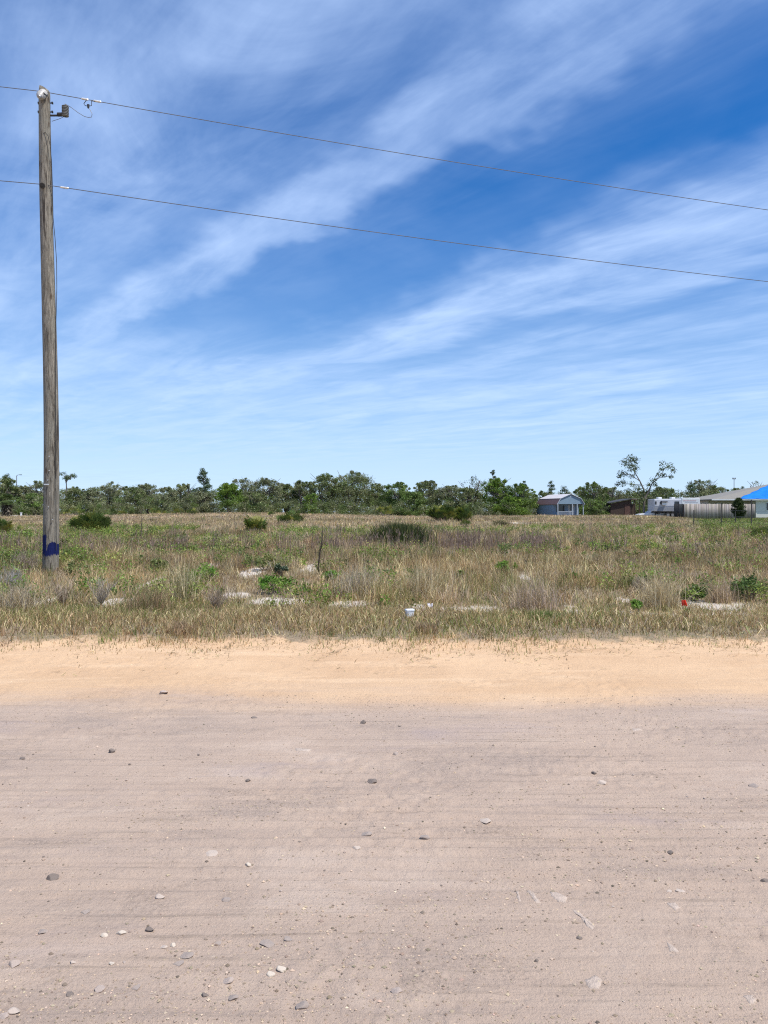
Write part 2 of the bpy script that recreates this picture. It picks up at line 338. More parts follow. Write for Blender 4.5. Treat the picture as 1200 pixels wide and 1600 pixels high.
def tufts(x, y, nb, spread, hmin, hmax, w, lean, ws_fn, cols):
    hN = fbm(x, y, 2.2, 71); keep = (RNG.random(len(x)) > 1.15 * bare_at(x, y + .25)) & ~((np.abs(x + 7.36 * y / 17) < .42) & (y > 14.6) & (y < 17.1) & (RNG.random(len(x)) < .8)); x, y, hN = x[keep], y[keep], hN[keep]
    nbs = np.maximum(2, RNG.poisson(nb, len(x))); bx = np.repeat(x, nbs); by = np.repeat(y, nbs); hh = np.repeat(hmin + (hmax - hmin) * np.clip(hN * 2.1 - .55 + RNG.normal(0, .15, len(x)), 0, 1.3), nbs)
    tcol = pickcol(ws_fn(x, y), cols) * (.40 + 1.05 * fbm(x * .8, y, 2.6, 131))[:, None]; col = np.repeat(tcol, nbs, 0) * RNG.uniform(.7, 1.3, (len(bx), 1))
    bx = bx + RNG.normal(0, spread, len(bx)); by = by + RNG.normal(0, spread, len(bx))
    base = np.stack([bx, by, GZ(bx, by) - .02], -1); h = hh * RNG.uniform(.45, 1.1, len(bx))
    return blades(base, h, np.full(len(bx), w) * RNG.uniform(.6, 1.4, len(bx)), np.abs(RNG.normal(0, lean, len(bx))), col)

# verge: short turf between sand and field
x, y = scatter(8.2, 13.2, 1150); e = edge_y(x); dd = y - e
dens = np.where(dd < 0, .10 * np.exp(dd * 4), np.clip(.12 + dd * 1.1, 0, 1)) * (.55 + .75 * fbm(x, y, .8, 21)) * (1 - .85 * bare_at(x, y)) * (1 - .55 * sst(y, 11.6, 13))
k = RNG.random(len(x)) < dens; x, y, dd = x[k], y[k], dd[k]
gN = fbm(x, y, 1.6, 23); cN = fbm(x, y, .5, 29)
front = np.exp(-np.maximum(dd, 0) / .7)
col = pickcol([.25 + .9 * front + .5 * cN, .35 + 0 * x, 1.1 * sst(gN, .45, .65) * (1 - .8 * front) + .06, .45 + 0 * x, .6 * front + .3 * sst(cN, .5, .7) + .1], [TAN, STRAW, GRN, OLV, RED])
h = (.03 + .065 * np.clip(dd / 1.2, 0, 1)) * RNG.uniform(.4, 1.7, len(x)) * (.4 + 1.2 * cN)
base = np.stack([x, y, np.maximum(GZ(x, y), road_h(x, y)) - .006], -1)
ve = [blades(base, h, RNG.uniform(.004, .0095, len(x)), np.abs(RNG.normal(.55, .45, len(x))).clip(0, 1.35), col)]
x, y = scatter(8.9, 12.5, 6); k = (y - edge_y(x)) > .15; x, y = x[k], y[k]
ve.append(tufts(x, y, 26, .06, .06, .19, .007, .75, lambda x, y: [.8 + 0 * x, .4 + 0 * x, .7 * sst(fbm(x, y, 1.6, 23), .4, .6), .5 + 0 * x, .5 * (y < 10.2)], [TAN, STRAW, GRN, OLV, RED]))
tag(mesh_np('verge_grass', *[a for a in joinv(ve)][:2], M_grass, col=joinv(ve)[2]), 'short tan and green grass along the sandy road edge', 'grass', kind='stuff')

fp = []
# matted thatch lying low between the tufts
x, y = scatter(9.3, 24, 420); k = RNG.random(len(x)) < (.25 + .8 * fbm(x, y, .7, 121)) * (1 - bare_at(x, y)) * sst(y - edge_y(x), .1, .8); x, y = x[k], y[k]
fp.append(blades(np.stack([x, y, GZ(x, y) - .005], -1), RNG.uniform(.05, .20, len(x)), RNG.uniform(.006, .013, len(x)), RNG.uniform(.7, 1.4, len(x)), pickcol([1 + 0 * x, .45 + 0 * x, .8 + 0 * x, .7 + 0 * x, .6 * sst(fbm(x, y, 1.4, 123), .45, .6)], [TAN * .8, STRAW, RED * .75, PUR * .8, GRN])))
def wfront(x, y):
    g = fbm(x, y, 2.4, 81); left = sst(-x / y, -.05, .25); grey = fbm(x, y, 3.0, 83)
    return [.9 + 0 * x, .55 + 0 * x, .7 * sst(g, .45, .65) * (.6 + .8 * left), .7 * sst(g, .35, .6), .5 * sst(grey, .5, .65), .9 * sst(fbm(x, y, 2.0, 85), .5, .7), .3 + 0 * x]
CF = [TAN, STRAW, GRN, OLV, PUR, GREY, RED]
x, y = scatter(11.9, 21, 38); k = RNG.random(len(x)) < np.clip((y - 11.7) / 1.6, .25, 1) * (.15 + 1.1 * fbm(x, y, 1.1, 87)); fp.append(tufts(x[k], y[k], 14, .08, .10, .48, .008, .6, wfront, CF))
x, y = scatter(19, 34, 17); fp.append(tufts(x, y, 12, .11, .12, .46, .013, .55, lambda x, y: [.8 + 0 * x, .35 + 0 * x, .25 * sst(fbm(x, y, 3, 81), .45, .65), .6 * sst(fbm(x, y, 3, 81), .35, .6), 1.0 * sst(fbm(x * .6, y, 5, 89), .38, .6) * sst(y, 18, 22), .6 + 0 * x, .25 + 0 * x], CF))
CM = [TAN, STRAW, GRN, OLV, PUR, GREY, PINK]
def lawn_free(x, y): return RNG.random(len(x)) > 1.15 * sst(x / y + .05 * (vn(x, y, 9, 31) - .5), .37, .41) * sst(y, 35, 43)
def wmid(x, y):
    g = fbm(x * .7, y, 8, 91); p = fbm(x * .5, y, 9, 93)
    return [.7 + 0 * x, .35 + 0 * x, .22 * sst(g, .45, .65), .75 * sst(g, .35, .6), .8 * sst(p, .42, .62) * (1 - sst(y, 36, 55)), .5 + 0 * x, .35 + .9 * sst(y, 40, 65)]
x, y = scatter(32, 55, 9.0); k = lawn_free(x, y); fp.append(tufts(x[k], y[k], 10, .17, .08, .34, .022, .6, wmid, CM))
x, y = scatter(52, 100, 5.5); k = lawn_free(x, y); fp.append(tufts(x[k], y[k], 9, .25, .07, .26, .04, .6, wmid, CM))
V, Fc, C = joinv(fp)
tag(mesh_np('field_grass', V, Fc, M_grass, col=C), 'dry tan and olive wild grass filling the vacant field', 'grass', kind='stuff')

# dead purplish stalks in a band across the field
x, y = scatter(17.5, 29, 3.0); k = RNG.random(len(x)) < sst(fbm(x * .55, y * .8, 4.5, 97), .46, .62) * sst(y, 17.5, 20) * .8; x, y = x[k], y[k]
nb = RNG.poisson(9, len(x)) + 4; bx = np.repeat(x, nb) + RNG.normal(0, .12, nb.sum()); by = np.repeat(y, nb) + RNG.normal(0, .12, nb.sum())
hh = np.repeat(RNG.uniform(.35, .8, len(x)), nb) * RNG.uniform(.55, 1.05, nb.sum())
col = PUR * RNG.uniform(.6, 1.35, (nb.sum(), 1)) * np.array([1.05, 1.0, 1.0])
sp = [blades(np.stack([bx, by, GZ(bx, by) - .02], -1), hh, RNG.uniform(.008, .016, nb.sum()), np.abs(RNG.normal(0, .12, nb.sum())), col)]
sx_ = np.repeat(np.arange(len(bx)), 3); tz = RNG.uniform(.35, .9, len(sx_))
sp.append(blades(np.stack([bx[sx_], by[sx_], GZ(bx[sx_], by[sx_]) + hh[sx_] * tz], -1), hh[sx_] * .22, np.full(len(sx_), .012), RNG.uniform(.3, .8, len(sx_)), col[sx_]))
V, Fc, C = joinv(sp)
tag(mesh_np('dead_stalks', V, Fc, M_grass, col=C), 'purplish brown dead weed stalks standing in the field', 'dead weeds', kind='stuff')

# ------------------------------------------------------------------ leaf clouds
def leafquads(pos, size, col, flat=.0, asp=.5):
    n_ = len(pos); d = RNG.normal(0, 1, (n_, 3)); d /= np.linalg.norm(d, axis=1, keepdims=True)
    nrm = RNG.normal(0, 1, (n_, 3)); nrm[:, 2] += flat; e = np.cross(d, nrm); e /= np.linalg.norm(e, axis=1, keepdims=True) + 1e-9
    s = (np.asarray(size) * RNG.uniform(.6, 1.4, n_))[:, None]
    V = np.stack([pos - d * s * .5, pos + e * s * asp * .5, pos + d * s * .5, pos - e * s * asp * .5], 1)
    Fc = np.arange(n_ * 4).reshape(-1, 4); return V.reshape(-1, 3), Fc, np.repeat(col, 4, 0)
def blobpts(cen, rad, per, shell=.45):
    cen = np.asarray(cen, float); rad = np.asarray(rad, float).reshape(len(cen), -1); n_ = len(cen) * per
    d = RNG.normal(0, 1, (n_, 3)); d /= np.linalg.norm(d, axis=1, keepdims=True)
    r = RNG.random(n_) ** shell
    return np.repeat(cen, per, 0) + d * r[:, None] * np.repeat(rad, per, 0) * RNG.uniform(.75, 1.15, (n_, 1)), np.repeat(np.arange(len(cen)), per)
# green forbs growing through the grass
x, y = scatter(11.8, 38, 6.5)
gm = sst(fbm(x, y, 2.6, 101), .40, .60) * (.5 + 1.0 * sst(-x / y, -.15, .15)) * (1 - bare_at(x, y)) + .5 * sst(x / y, .3, .45) * sst(fbm(x, y, 1.5, 103), .45, .6)
gm = gm * ~((np.abs(x + 7.36 * y / 17) < .5) & (y > 14.2) & (y < 17.2)); k = RNG.random(len(x)) < gm * 1.15; x, y = x[k], y[k]
r = RNG.uniform(.09, .27, len(x)); cen = np.stack([x, y, GZ(x, y) + r * 1.1], -1)
pts, wh = blobpts(cen, np.stack([r, r, r * .85], -1), 46, .6)
bc = pickcol([np.ones(len(x)), .7 * np.ones(len(x)), .45 * np.ones(len(x))], [np.array([.15, .24, .05]), np.array([.24, .29, .085]), np.array([.09, .15, .05])])
V, Fc, C = leafquads(pts, .055, bc[wh] * RNG.uniform(.7, 1.35, (len(pts), 1)), .8, .42)
tag(mesh_np('field_weeds', V, Fc, M_leaf, col=C), 'low green weeds scattered through the dry grass', 'weeds', kind='stuff')
# mown lawn by the house
x, y = scatter(38, 112, 18); k = (RNG.random(len(x)) < turf_at(x, y)) & (x > 12); x, y = x[k], y[k]
col = pickcol([np.ones(len(x)), .6 * np.ones(len(x)), .25 + .5 * sst(fbm(x, y, 4, 107), .45, .6)], [np.array([.15, .22, .045]), OLV, TAN * .8])
V, Fc, C = blades(np.stack([x, y, GZ(x, y) - .01], -1), RNG.uniform(.05, .13, len(x)), np.full(len(x), .07), RNG.uniform(0, .8, len(x)), col)
tag(mesh_np('lawn_grass', V, Fc, M_grass, col=C), 'short green lawn grass beside the house and fence', 'grass', kind='stuff')
# dry litter and runners lying on the sand at the grass edge
x, y = scatter(7.3, 9.4, 260); e = edge_y(x); k = RNG.random(len(x)) < np.where(y > e - .1, .7, .55 * np.exp((y - e) * 3.0)) * sst(fbm(x, y, .5, 111), .38, .6); x, y = x[k], y[k]
a = RNG.uniform(0, 2 * np.pi, len(x)); L = RNG.uniform(.02, .09, len(x)); zz = np.maximum(road_h(x, y), GZ(x, y)) + .006
p0 = np.stack([x, y, zz], -1); dv = np.stack([np.cos(a) * L, np.sin(a) * L * .7, RNG.uniform(0, .025, len(x))], -1); wv = np.stack([-np.sin(a), np.cos(a), 0 * a], -1) * .003
V = np.stack([p0 - wv, p0 + wv, p0 + dv + wv, p0 + dv - wv], 1).reshape(-1, 3); C = pickcol([np.ones(len(x)), .6 * np.ones(len(x)), .8 * np.ones(len(x))], [np.array([.16, .11, .06]), STRAW, OLV * .8])
tag(mesh_np('grass_litter', V, np.arange(len(V)).reshape(-1, 4), M_grass, col=np.repeat(C, 4, 0)), 'dry grass litter lying on the sandy shoulder', 'litter', kind='stuff')

# ------------------------------------------------------------------ utility pole and power lines
M_pole, n = newmat('weathered_pole_wood')
co = n.n('ShaderNodeTexCoord').outputs['Object']; xyz = n.n('ShaderNodeSeparateXYZ', {0: co}).outputs
g1 = n.noise(n.scl(co, (24, 24, 2.6)), 1.0, 8, .7, .8); g2 = n.noise(n.scl(co, (52, 52, 4.5)), 1.0, 6, .65, .6); g3 = n.noise(n.scl(co, (5, 5, 1.6)), 1.0, 5, .6, .5)
c = n.mix(n.step(g1, .32, .68), (.125, .108, .085), (.34, .305, .245))
c = n.mix(n.m('MULTIPLY', n.step(g3, .45, .7), .6), c, (.27, .255, .21))
c = n.mix(n.m('MULTIPLY', n.step(g2, .46, .30), .9), c, (.05, .04, .03))
c = n.mix(n.m('MULTIPLY', n.step(n.noise(n.scl(co, (10, 10, .55)), 1.0, 5, .6, .7), .43, .37), .9), c, (.045, .035, .028))
knot = n.n('ShaderNodeTexVoronoi', {'Vector': n.scl(co, (5, 5, 1.6)), 'Scale': 1.0}).outputs['Distance']
c = n.mix(n.m('MULTIPLY', n.step(knot, .17, .07), .85), c, (.09, .06, .04))
wob = n.m('MULTIPLY', n.m('SUBTRACT', n.noise(n.scl(co, (11, 11, 6)), 1.0, 6, .7), .5), .22)
xw = n.m('ADD', xyz[0], n.m('MULTIPLY', wob, .35)); zw = n.m('ADD', xyz[2], wob)
zw2 = n.m('ADD', xyz[2], n.m('MULTIPLY', n.m('SUBTRACT', g1, .5), .38))
leftp = n.m('MULTIPLY', n.step(xw, -.01, -.025), n.step(zw, .87, .85))
rx = n.m('DIVIDE', n.m('SUBTRACT', xw, .10), .10); rz = n.m('DIVIDE', n.m('SUBTRACT', zw, .54), .165)
rightp = n.step(n.m('ADD', n.m('MULTIPLY', rx, rx), n.m('MULTIPLY', rz, rz)), 1.05, .95)
midp = n.m('MULTIPLY', n.m('MULTIPLY', n.step(xw, -.03, -.02), n.step(xw, .14, .12)), n.step(zw, .58, .50))
pmask = n.m('MAXIMUM', n.m('MAXIMUM', leftp, rightp), midp)
pmask = n.m('MULTIPLY', pmask, n.step(zw2, .395, .425)); pmask = n.m('MULTIPLY', pmask, n.step(xyz[1], .14, .09))
pmask = n.m('MULTIPLY', pmask, n.m('SUBTRACT', 1.0, n.m('MULTIPLY', n.step(g2, .38, .28), .6)))
c = n.mix(pmask, c, (.008, .014, .085))
b = n.n('ShaderNodeBsdfPrincipled', {'Base Color': c, 'Roughness': .85, 'Specular IOR Level': .2})
n.put(b.inputs['Normal'], n.n('ShaderNodeBump', {'Strength': .9, 'Distance': .03, 'Height': n.m('ADD', g1, n.m('MULTIPLY', g2, .6))}).outputs[0])
out(n, b.outputs[0])
M_porc = pm('grey_porcelain', (.46, .445, .42), .4, .25, 9, spec=.5)
M_steel = pm('galvanized_steel', (.33, .33, .33), .5, .2, 12, metal=.6)
M_dark = pm('dark_iron', (.05, .048, .045), .6, .25, 10, metal=.3)
M_wire = pm('stranded_wire', (.17, .165, .165), .5, .2, 20, metal=.4)
M_splice = pm('aluminium_splice', (.72, .72, .70), .35, .1, 20, metal=.7)
M_poly = pm('grey_polymer_fins', (.16, .165, .16), .55, .15, 10)
PD = 17.0
bx_, by_ = -7.385, PD; bz = float(GZ(bx_, by_)) - .05
pole = thing('utility_pole', (bx_, by_, bz), 'weathered wooden utility pole with a dark blue paint patch near its base', 'utility pole')
def pole_axis(z):                                   # local centre line: leans a little left towards the top, with a slight bow
    t = z / 10.8; return Vector((-.065 * t - .035 * t * t + .035 * math.sin(t * 5.3), .02 * math.sin(t * 4), z))
Hp = P(70, 139, PD).z - bz
NS, NR = 32, 150; vs = []
for i in range(NR + 1):
    z = Hp * i / NR; c0 = pole_axis(z); r0 = .172 - .052 * (z / Hp)
    if i >= NR - 1: r0 *= .96 if i == NR - 1 else .86
    for k in range(NS):
        a = 2 * math.pi * k / NS; rr = r0 * (1 + .035 * (float(vn(k % NS / 3.0, z * .7, 1.0, 5)) - .5) + .02 * math.sin(3 * a + z * .6))
        vs.append((c0.x + rr * math.cos(a), c0.y + rr * math.sin(a), z - (.05 * math.cos(a) if i == NR else 0)))
fs = [(i * NS + k, i * NS + (k + 1) % NS, (i + 1) * NS + (k + 1) % NS, (i + 1) * NS + k) for i in range(NR) for k in range(NS)] + [tuple(NR * NS + k for k in range(NS))]
MB().add(vs, fs).build('shaft', M_pole, pole, smooth=True)
def PL(px, py, dy=0.0):                             # local point of the pole from a photo pixel at the pole's distance
    p = P(px, py, PD + dy); return Vector((p.x - bx_, p.y - by_, p.z - bz))
# big porcelain insulator on the near left face of the top, pointing at the viewer and down
a0, a1 = PL(69, 145, -.06), PL(61.5, 150.5, -.34); ax = (a1 - a0).normalized(); m_ = MB(); pts, rad = [], []
for i in range(15):
    t = i / 14; pts.append(a0 + (a1 - a0) * t); rad.append([.05, .07, .09, .065, .09, .095, .065, .095, .095, .065, .09, .085, .06, .055, .05][i])
m_.tube(pts, rad, 20).build('insulator', M_porc, pole, smooth=True)
MB().tube([a1, a1 + ax * .05], [.045, .03], 12).build('insulator_cap', M_steel, pole)
MB().tube([PL(73, 150, -.13), PL(68, 146, -.3)], .02, 8).build('insulator_pin', M_dark, pole)
for py in (161, 175):
    MB().tube([PL(59.5, py), PL(83, py)], .013, 8).tube([PL(59.5, py), PL(61, py)], .032, 6).tube([PL(81, py), PL(82.6, py)], .032, 6).build('bolt', M_dark, pole)
m_ = MB(); q0, q1 = PL(79, 180.5, -.02), PL(101, 180.5, -.02)
m_.tube([q0, q1], .022, 8).tube([PL(90, 179, -.02), PL(96, 179, -.02)], .045, 8).tube([PL(96, 178, -.02), PL(103.5, 181, -.02)], .035, 8)
m_.build('bracket', M_dark, pole)
m_ = MB(); pts, rad = [], []
for i in range(22):
    t = i / 21; pts.append(PL(102, 182 - 16.5 * t, -.02)); rad.append(.075 if i % 3 else .048)
rad[0] = .03; rad[-1] = .04; m_.tube(pts, rad, 16).tube([PL(102, 166, -.02), PL(102, 162.5, -.02)], .014, 8)
m_.build('lightning_arrester', M_poly, pole)
MB().tube([PL(101, 182, -.02), PL(92, 186, -.02), PL(81, 189.5, -.02)], .006, 6).build('arrester_lead', M_wire, pole)
gw = [PL(68, 208, -.13), PL(71, 207, -.14), PL(75, 212, -.135), PL(78, 225, -.11), PL(80.5, 250, -.07), PL(82, 290, -.05), PL(83, 340, -.03), PL(86, 372, -.02), PL(88.5, 410, -.01), PL(88.8, 450, -.01), PL(88, 485, -.01), PL(87, 520, -.02), PL(86.5, 560, -.06), PL(87, 700, -.10), PL(88, 860, -.11)]
MB().tube(gw, .0075, 6).build('ground_wire', M_dark, pole)
m_ = MB(); m_.tube([PL(66, 290, -.20), PL(66, 290, -.14), PL(66.5, 290, -.08)], [.06, .045, .06], 14).tube([PL(66, 290, -.24), PL(67, 290, .1)], .016, 8)
m_.build('spool_insulator', M_dark, pole)
m_ = MB(); c0 = PL(75, 757, -.17)
m_.box(c0.x - .09, -.178, c0.z - .014, c0.x + .02, -.163, c0.z + .014); m_.build('metal_tag', M_splice, pole, bevel=.003)
for px, py in ((75, 750), (77, 735), (77, 713), (76, 792), (82, 812)):
    c0 = PL(px, py, -.165); MB().tube([(c0.x, -.175, c0.z), (c0.x, -.157, c0.z)], .011, 8).build('nail', M_splice, pole)

def power_line(px0, py0, zoff, splices, jumper, label):
    A = P(px0, py0, PD - .12); D = Vector((18.55, 5.0, 0)).normalized()
    t_ = thing('power_line', A, label, 'power line', 'overhead power lines')
    loc = lambda t: Vector((D.x * t, D.y * t, (-.0513 * t + .00091 * t * t) if t >= 0 else (.020 * t + .0006 * t * t)))
    MB().tube([loc(-30 + i * .5) for i in range(61)] + [loc(i * .5) for i in range(1, 117)], .0088, 6).build('wire', M_wire, t_)
    for t0, t1 in splices: MB().tube([loc(t0), loc(t0 + .02), loc(t1 - .02), loc(t1)], [.014, .024, .024, .014], 8).build('splice', M_splice, t_)
    if jumper:
        q = lambda px, py: P(px, py, PD + .1) - A
        j = MB().tube([loc(.92), q(131, 162), q(133, 165), q(138, 166)], .008, 6).tube([loc(1.12), q(143, 158), q(143, 165), q(138, 166)], .008, 6)
        j.tube([q(138, 163.5), q(138, 169)], [.03, .022], 8); j.build('hot_clamp', M_dark, t_)
        MB().tube([q(138, 168), q(141, 172), q(144, 178), q(143, 183), q(138, 183.5), q(132, 182), q(122, 176), q(112, 168.5), q(106, 164.5), q(102, 163)], .006, 6).build('jumper_wire', M_wire, t_)
    return t_
power_line(66, 143, 0, [(.80, .95), (1.05, 1.22)], True, 'upper overhead wire fixed at the top of the wooden pole')
power_line(66, 288, 0, [(.36, .54)], False, 'lower overhead wire tied to the dark spool halfway below the pole top')

# ------------------------------------------------------------------ plants
def leaf_shrub(px, py, wpx, hpx, label, cat='shrub', name='leafy_shrub', cols=((.10, .165, .035), (.16, .21, .05)), leaf=.05, per=70, k=None, group=None, seed=0):
    x, y, z = ray(px, py + hpx * .48); w = wpx / F * y; h = hpx / F * y
    t_ = thing(name, (x, y, float(GZ(x, y))), label, cat, group); k = k or int(8 + 10 * w)
    cen, rad = [], []
    for i in range(k):
        a = random.uniform(0, 6.28); rr = math.sqrt(random.random()) * .40 * w; zz = h * random.uniform(.22, .78) * (1 - .45 * (rr / (.5 * w)) ** 2)
        cen.append((rr * math.cos(a), rr * math.sin(a) * .8, zz)); r0 = random.uniform(.11, .2) * min(w, h * 1.6); rad.append((r0, r0, r0 * .85))
    pts, wh = blobpts(cen, rad, per, .55); bc = np.array([np.array(random.choice(cols)) * random.uniform(.75, 1.25) for _ in cen])
    V, Fc, C = leafquads(pts, leaf, bc[wh] * RNG.uniform(.65, 1.4, (len(pts), 1)), .6, .45)
    mesh_np('foliage', V, Fc, M_leaf, C, t_)
    m_ = MB()
    for c in cen[:7]: m_.tube([(c[0] * .1, c[1] * .1, -.02), (c[0] * .5, c[1] * .5, c[2] * .6), c], [.012, .009, .004], 5)
    m_.build('stem', M_bark, t_); return t_
def dry_tuft(px, py, wpx, hpx, label, cat='grass tuft', name='dry_grass_tuft', cols=(TAN, STRAW), nb=420, bw=.007, lean=.68, group=None, sp=.22):
    x, y, z = ray(px, py + hpx * .48); w = wpx / F * y; h = hpx / F * y; z0 = float(GZ(x, y))
    bx = RNG.normal(0, w * sp, nb); by = RNG.normal(0, w * sp, nb); col = np.stack(cols)[RNG.integers(0, len(cols), nb)] * RNG.uniform(.6, 1.3, (nb, 1))
    base = np.stack([bx, by, GZ(x + bx, y + by) - z0 - .02], -1)
    V, Fc, C = blades(base, h * RNG.uniform(.2, 1.15, nb), np.full(nb, bw), np.abs(RNG.normal(0, lean, nb)), col)
    o = mesh_np(name, V, Fc, M_grass, C); o.location = (x, y, z0); return tag(o, label, cat, group)
def twig_bush(px, py, wpx, hpx, label, col, group=None, n0=60):
    x, y, z = ray(px, py + hpx * .48); w = wpx / F * y; h = hpx / F * y; z0 = float(GZ(x, y)); B, Hh, Wd, L_, C_ = [], [], [], [], []
    for i in range(n0):
        a = random.uniform(0, 6.28); sp_ = random.uniform(.1, .75) * w; hh = h * random.uniform(.5, 1.05)
        for j in range(14):
            t = random.uniform(.0, .85); B.append((sp_ * t * math.cos(a), sp_ * t * math.sin(a), hh * t)); Hh.append(hh * random.uniform(.2, .42)); L_.append(random.uniform(.3, 1.2))
    B = np.array(B); nn = len(B); V, Fc, C = blades(B, np.array(Hh), np.full(nn, .0055), np.array(L_), np.array(col) * RNG.uniform(.6, 1.35, (nn, 1)))
    o = mesh_np('dead_bush', V, Fc, M_grass, C); o.location = (x, y, z0); return tag(o, label, 'dead bush', group)
def palmetto(px, py, wpx, hpx, label, nf=46, yel=.2, group=None, d=None, sub=13, name='palmetto_bush', cat='palmetto'):
    if d is None: x, y, z = ray(px, py + hpx * .45)
    else: x, y = (px - 600) / F * d, d
    z0 = float(GZ(x, y)); w = wpx / F * y * 1.08; h = hpx / F * y * 1.2 + .06; t_ = thing(name, (x, y, z0), label, cat, group)
    Vs, Cs = [], []; m_ = MB()
    for i in range(nf):
        a = random.uniform(0, 6.28); rr = math.sqrt(random.random()); cx, cy = rr * w * .40 * math.cos(a), rr * w * .34 * math.sin(a)
        cz = h * (random.uniform(.30, .80)) * (1 - .42 * rr * rr); L = random.uniform(.26, .42) * min(1.0, h * .9 + .25)
        tilt = random.uniform(.15, .9); ca, sa = math.cos(a), math.sin(a)
        fwd = Vector((ca * math.sin(tilt), sa * math.sin(tilt), math.cos(tilt))).normalized(); side = Vector((-sa, ca, 0)); side = (side + Vector((random.uniform(-.5, .5), random.uniform(-.5, .5), random.uniform(-.3, .3)))).normalized()
        base = Vector((cx, cy, cz)); m_.tube([(cx * .35, cy * .35, -.02), (cx * .8, cy * .8, cz * .7), base], .008, 4)
        cc = np.array((.24, .245, .055)) if random.random() < yel else np.array((.085, .13, .033)); cc = cc * random.uniform(.7, 1.35)
        nor = fwd.cross(side).normalized()
        for j in range(sub):
            th = (j / (sub - 1) - .5) * 3.9; dr = fwd * math.cos(th) + side * math.sin(th) + nor * random.uniform(-.12, .12); pr = (side * math.cos(th) - fwd * math.sin(th)) * (L * .072)
            l = L * random.uniform(.85, 1.1); b0 = base + dr * l * .08; bm2 = base + dr * l * .55 + nor * .02; tp = base + dr * l + Vector((0, 0, -.06 * l))
            Vs += [tuple(b0), tuple(bm2 + pr), tuple(tp), tuple(bm2 - pr)]; Cs += [cc * random.uniform(.85, 1.15)] * 4
    mesh_np('foliage', np.array(Vs), np.arange(len(Vs)).reshape(-1, 4), M_leaf, np.array(Cs), t_)
    m_.build('stem', M_bark, t_); return t_

palmetto(142, 822, 72, 27, 'wide dark green palmetto bush just right of the utility pole', 130, .12)
palmetto(455, 811, 46, 15, 'low flat-topped palmetto in the field left of centre below the oaks', 40, .3)
palmetto(399, 822, 32, 24, 'yellowish palmetto clump beside the low flat-topped palmetto', 34, .45)
palmetto(690, 804, 46, 26, 'large rounded palmetto on the field crest below the treeline', 150, .22)
palmetto(722, 806, 32, 20, 'smaller dark palmetto touching the right side of the large rounded palmetto', 80, .1)
palmetto(603, 800, 34, 16, 'pale green palmetto at the foot of the oaks on the crest', 36, .4)
palmetto(300, 801, 18, 9, 'small palmetto pair on the crest below the tall pine', 16, .3)
palmetto(278, 795, 22, 11, 'palmetto at the wood edge left of the tall pine', 20, .5, d=93)
palmetto(110, 797, 40, 12, 'palmetto clump at the wood edge right of the utility pole', 34, .5, d=96)
palmetto(245, 797, 34, 10, 'yellow green palmetto row under the grey oaks', 26, .6, d=95)
palmetto(183, 797, 40, 11, 'dark palmetto thicket at the wood edge above the wide palmetto bush', 30, .2, d=96)
palmetto(728, 819, 18, 9, 'small dark palmetto low in the grass below the crest pair', 14, .1)
palmetto(4, 826, 26, 22, 'palmetto cut by the left edge of the view', 26, .4)
palmetto(1190, 838, 44, 16, 'bright green palmetto cut by the right edge of the view', 34, .35)
palmetto(588, 843, 24, 20, 'small yellow palmetto against the left of the dark grass clump', 18, .8)
palmetto(423, 804, 12, 6, 'tiny palmetto on the crest above the flat-topped palmetto', 8, .4)
palmetto(492, 797, 18, 6, 'low palmetto at the wood edge under the tall central oak', 12, .5, d=98)
dry_tuft(626, 838, 88, 40, 'dense dark green grass clump with straw tips in mid field', 'grass clump', 'grass_clump', (np.array([.055, .078, .025]), np.array([.085, .105, .03]), np.array([.045, .06, .02]), np.array([.05, .07, .022]), np.array([.07, .09, .03]), np.array([.045, .06, .02]), np.array([.06, .085, .025]), np.array([.30, .28, .11])), 7000, .02, .30, sp=.19)
for px, py, w, h, lb in [(782, 818, 24, 11, 'low dark olive tussock on the crest right of the palmettos'), (1107, 822, 24, 11, 'dark olive tussock beside the wire fence posts'), (1188, 829, 26, 12, 'brown tussock behind the bright green palmetto at the right edge'), (238, 813, 16, 7, 'small brown tussock in the far field below the grey oaks')]:
    dry_tuft(px, py, w, h, lb, 'grass tussock', 'grass_tussock', (np.array([.10, .085, .04]), np.array([.14, .12, .05]), np.array([.08, .09, .03])), 700, .025, .6)
BG = ((.12, .24, .035), (.19, .30, .055)); DG = ((.075, .13, .035), (.13, .18, .05)); OG = ((.17, .20, .07), (.23, .25, .085)); BL = ((.13, .17, .11), (.10, .15, .08))
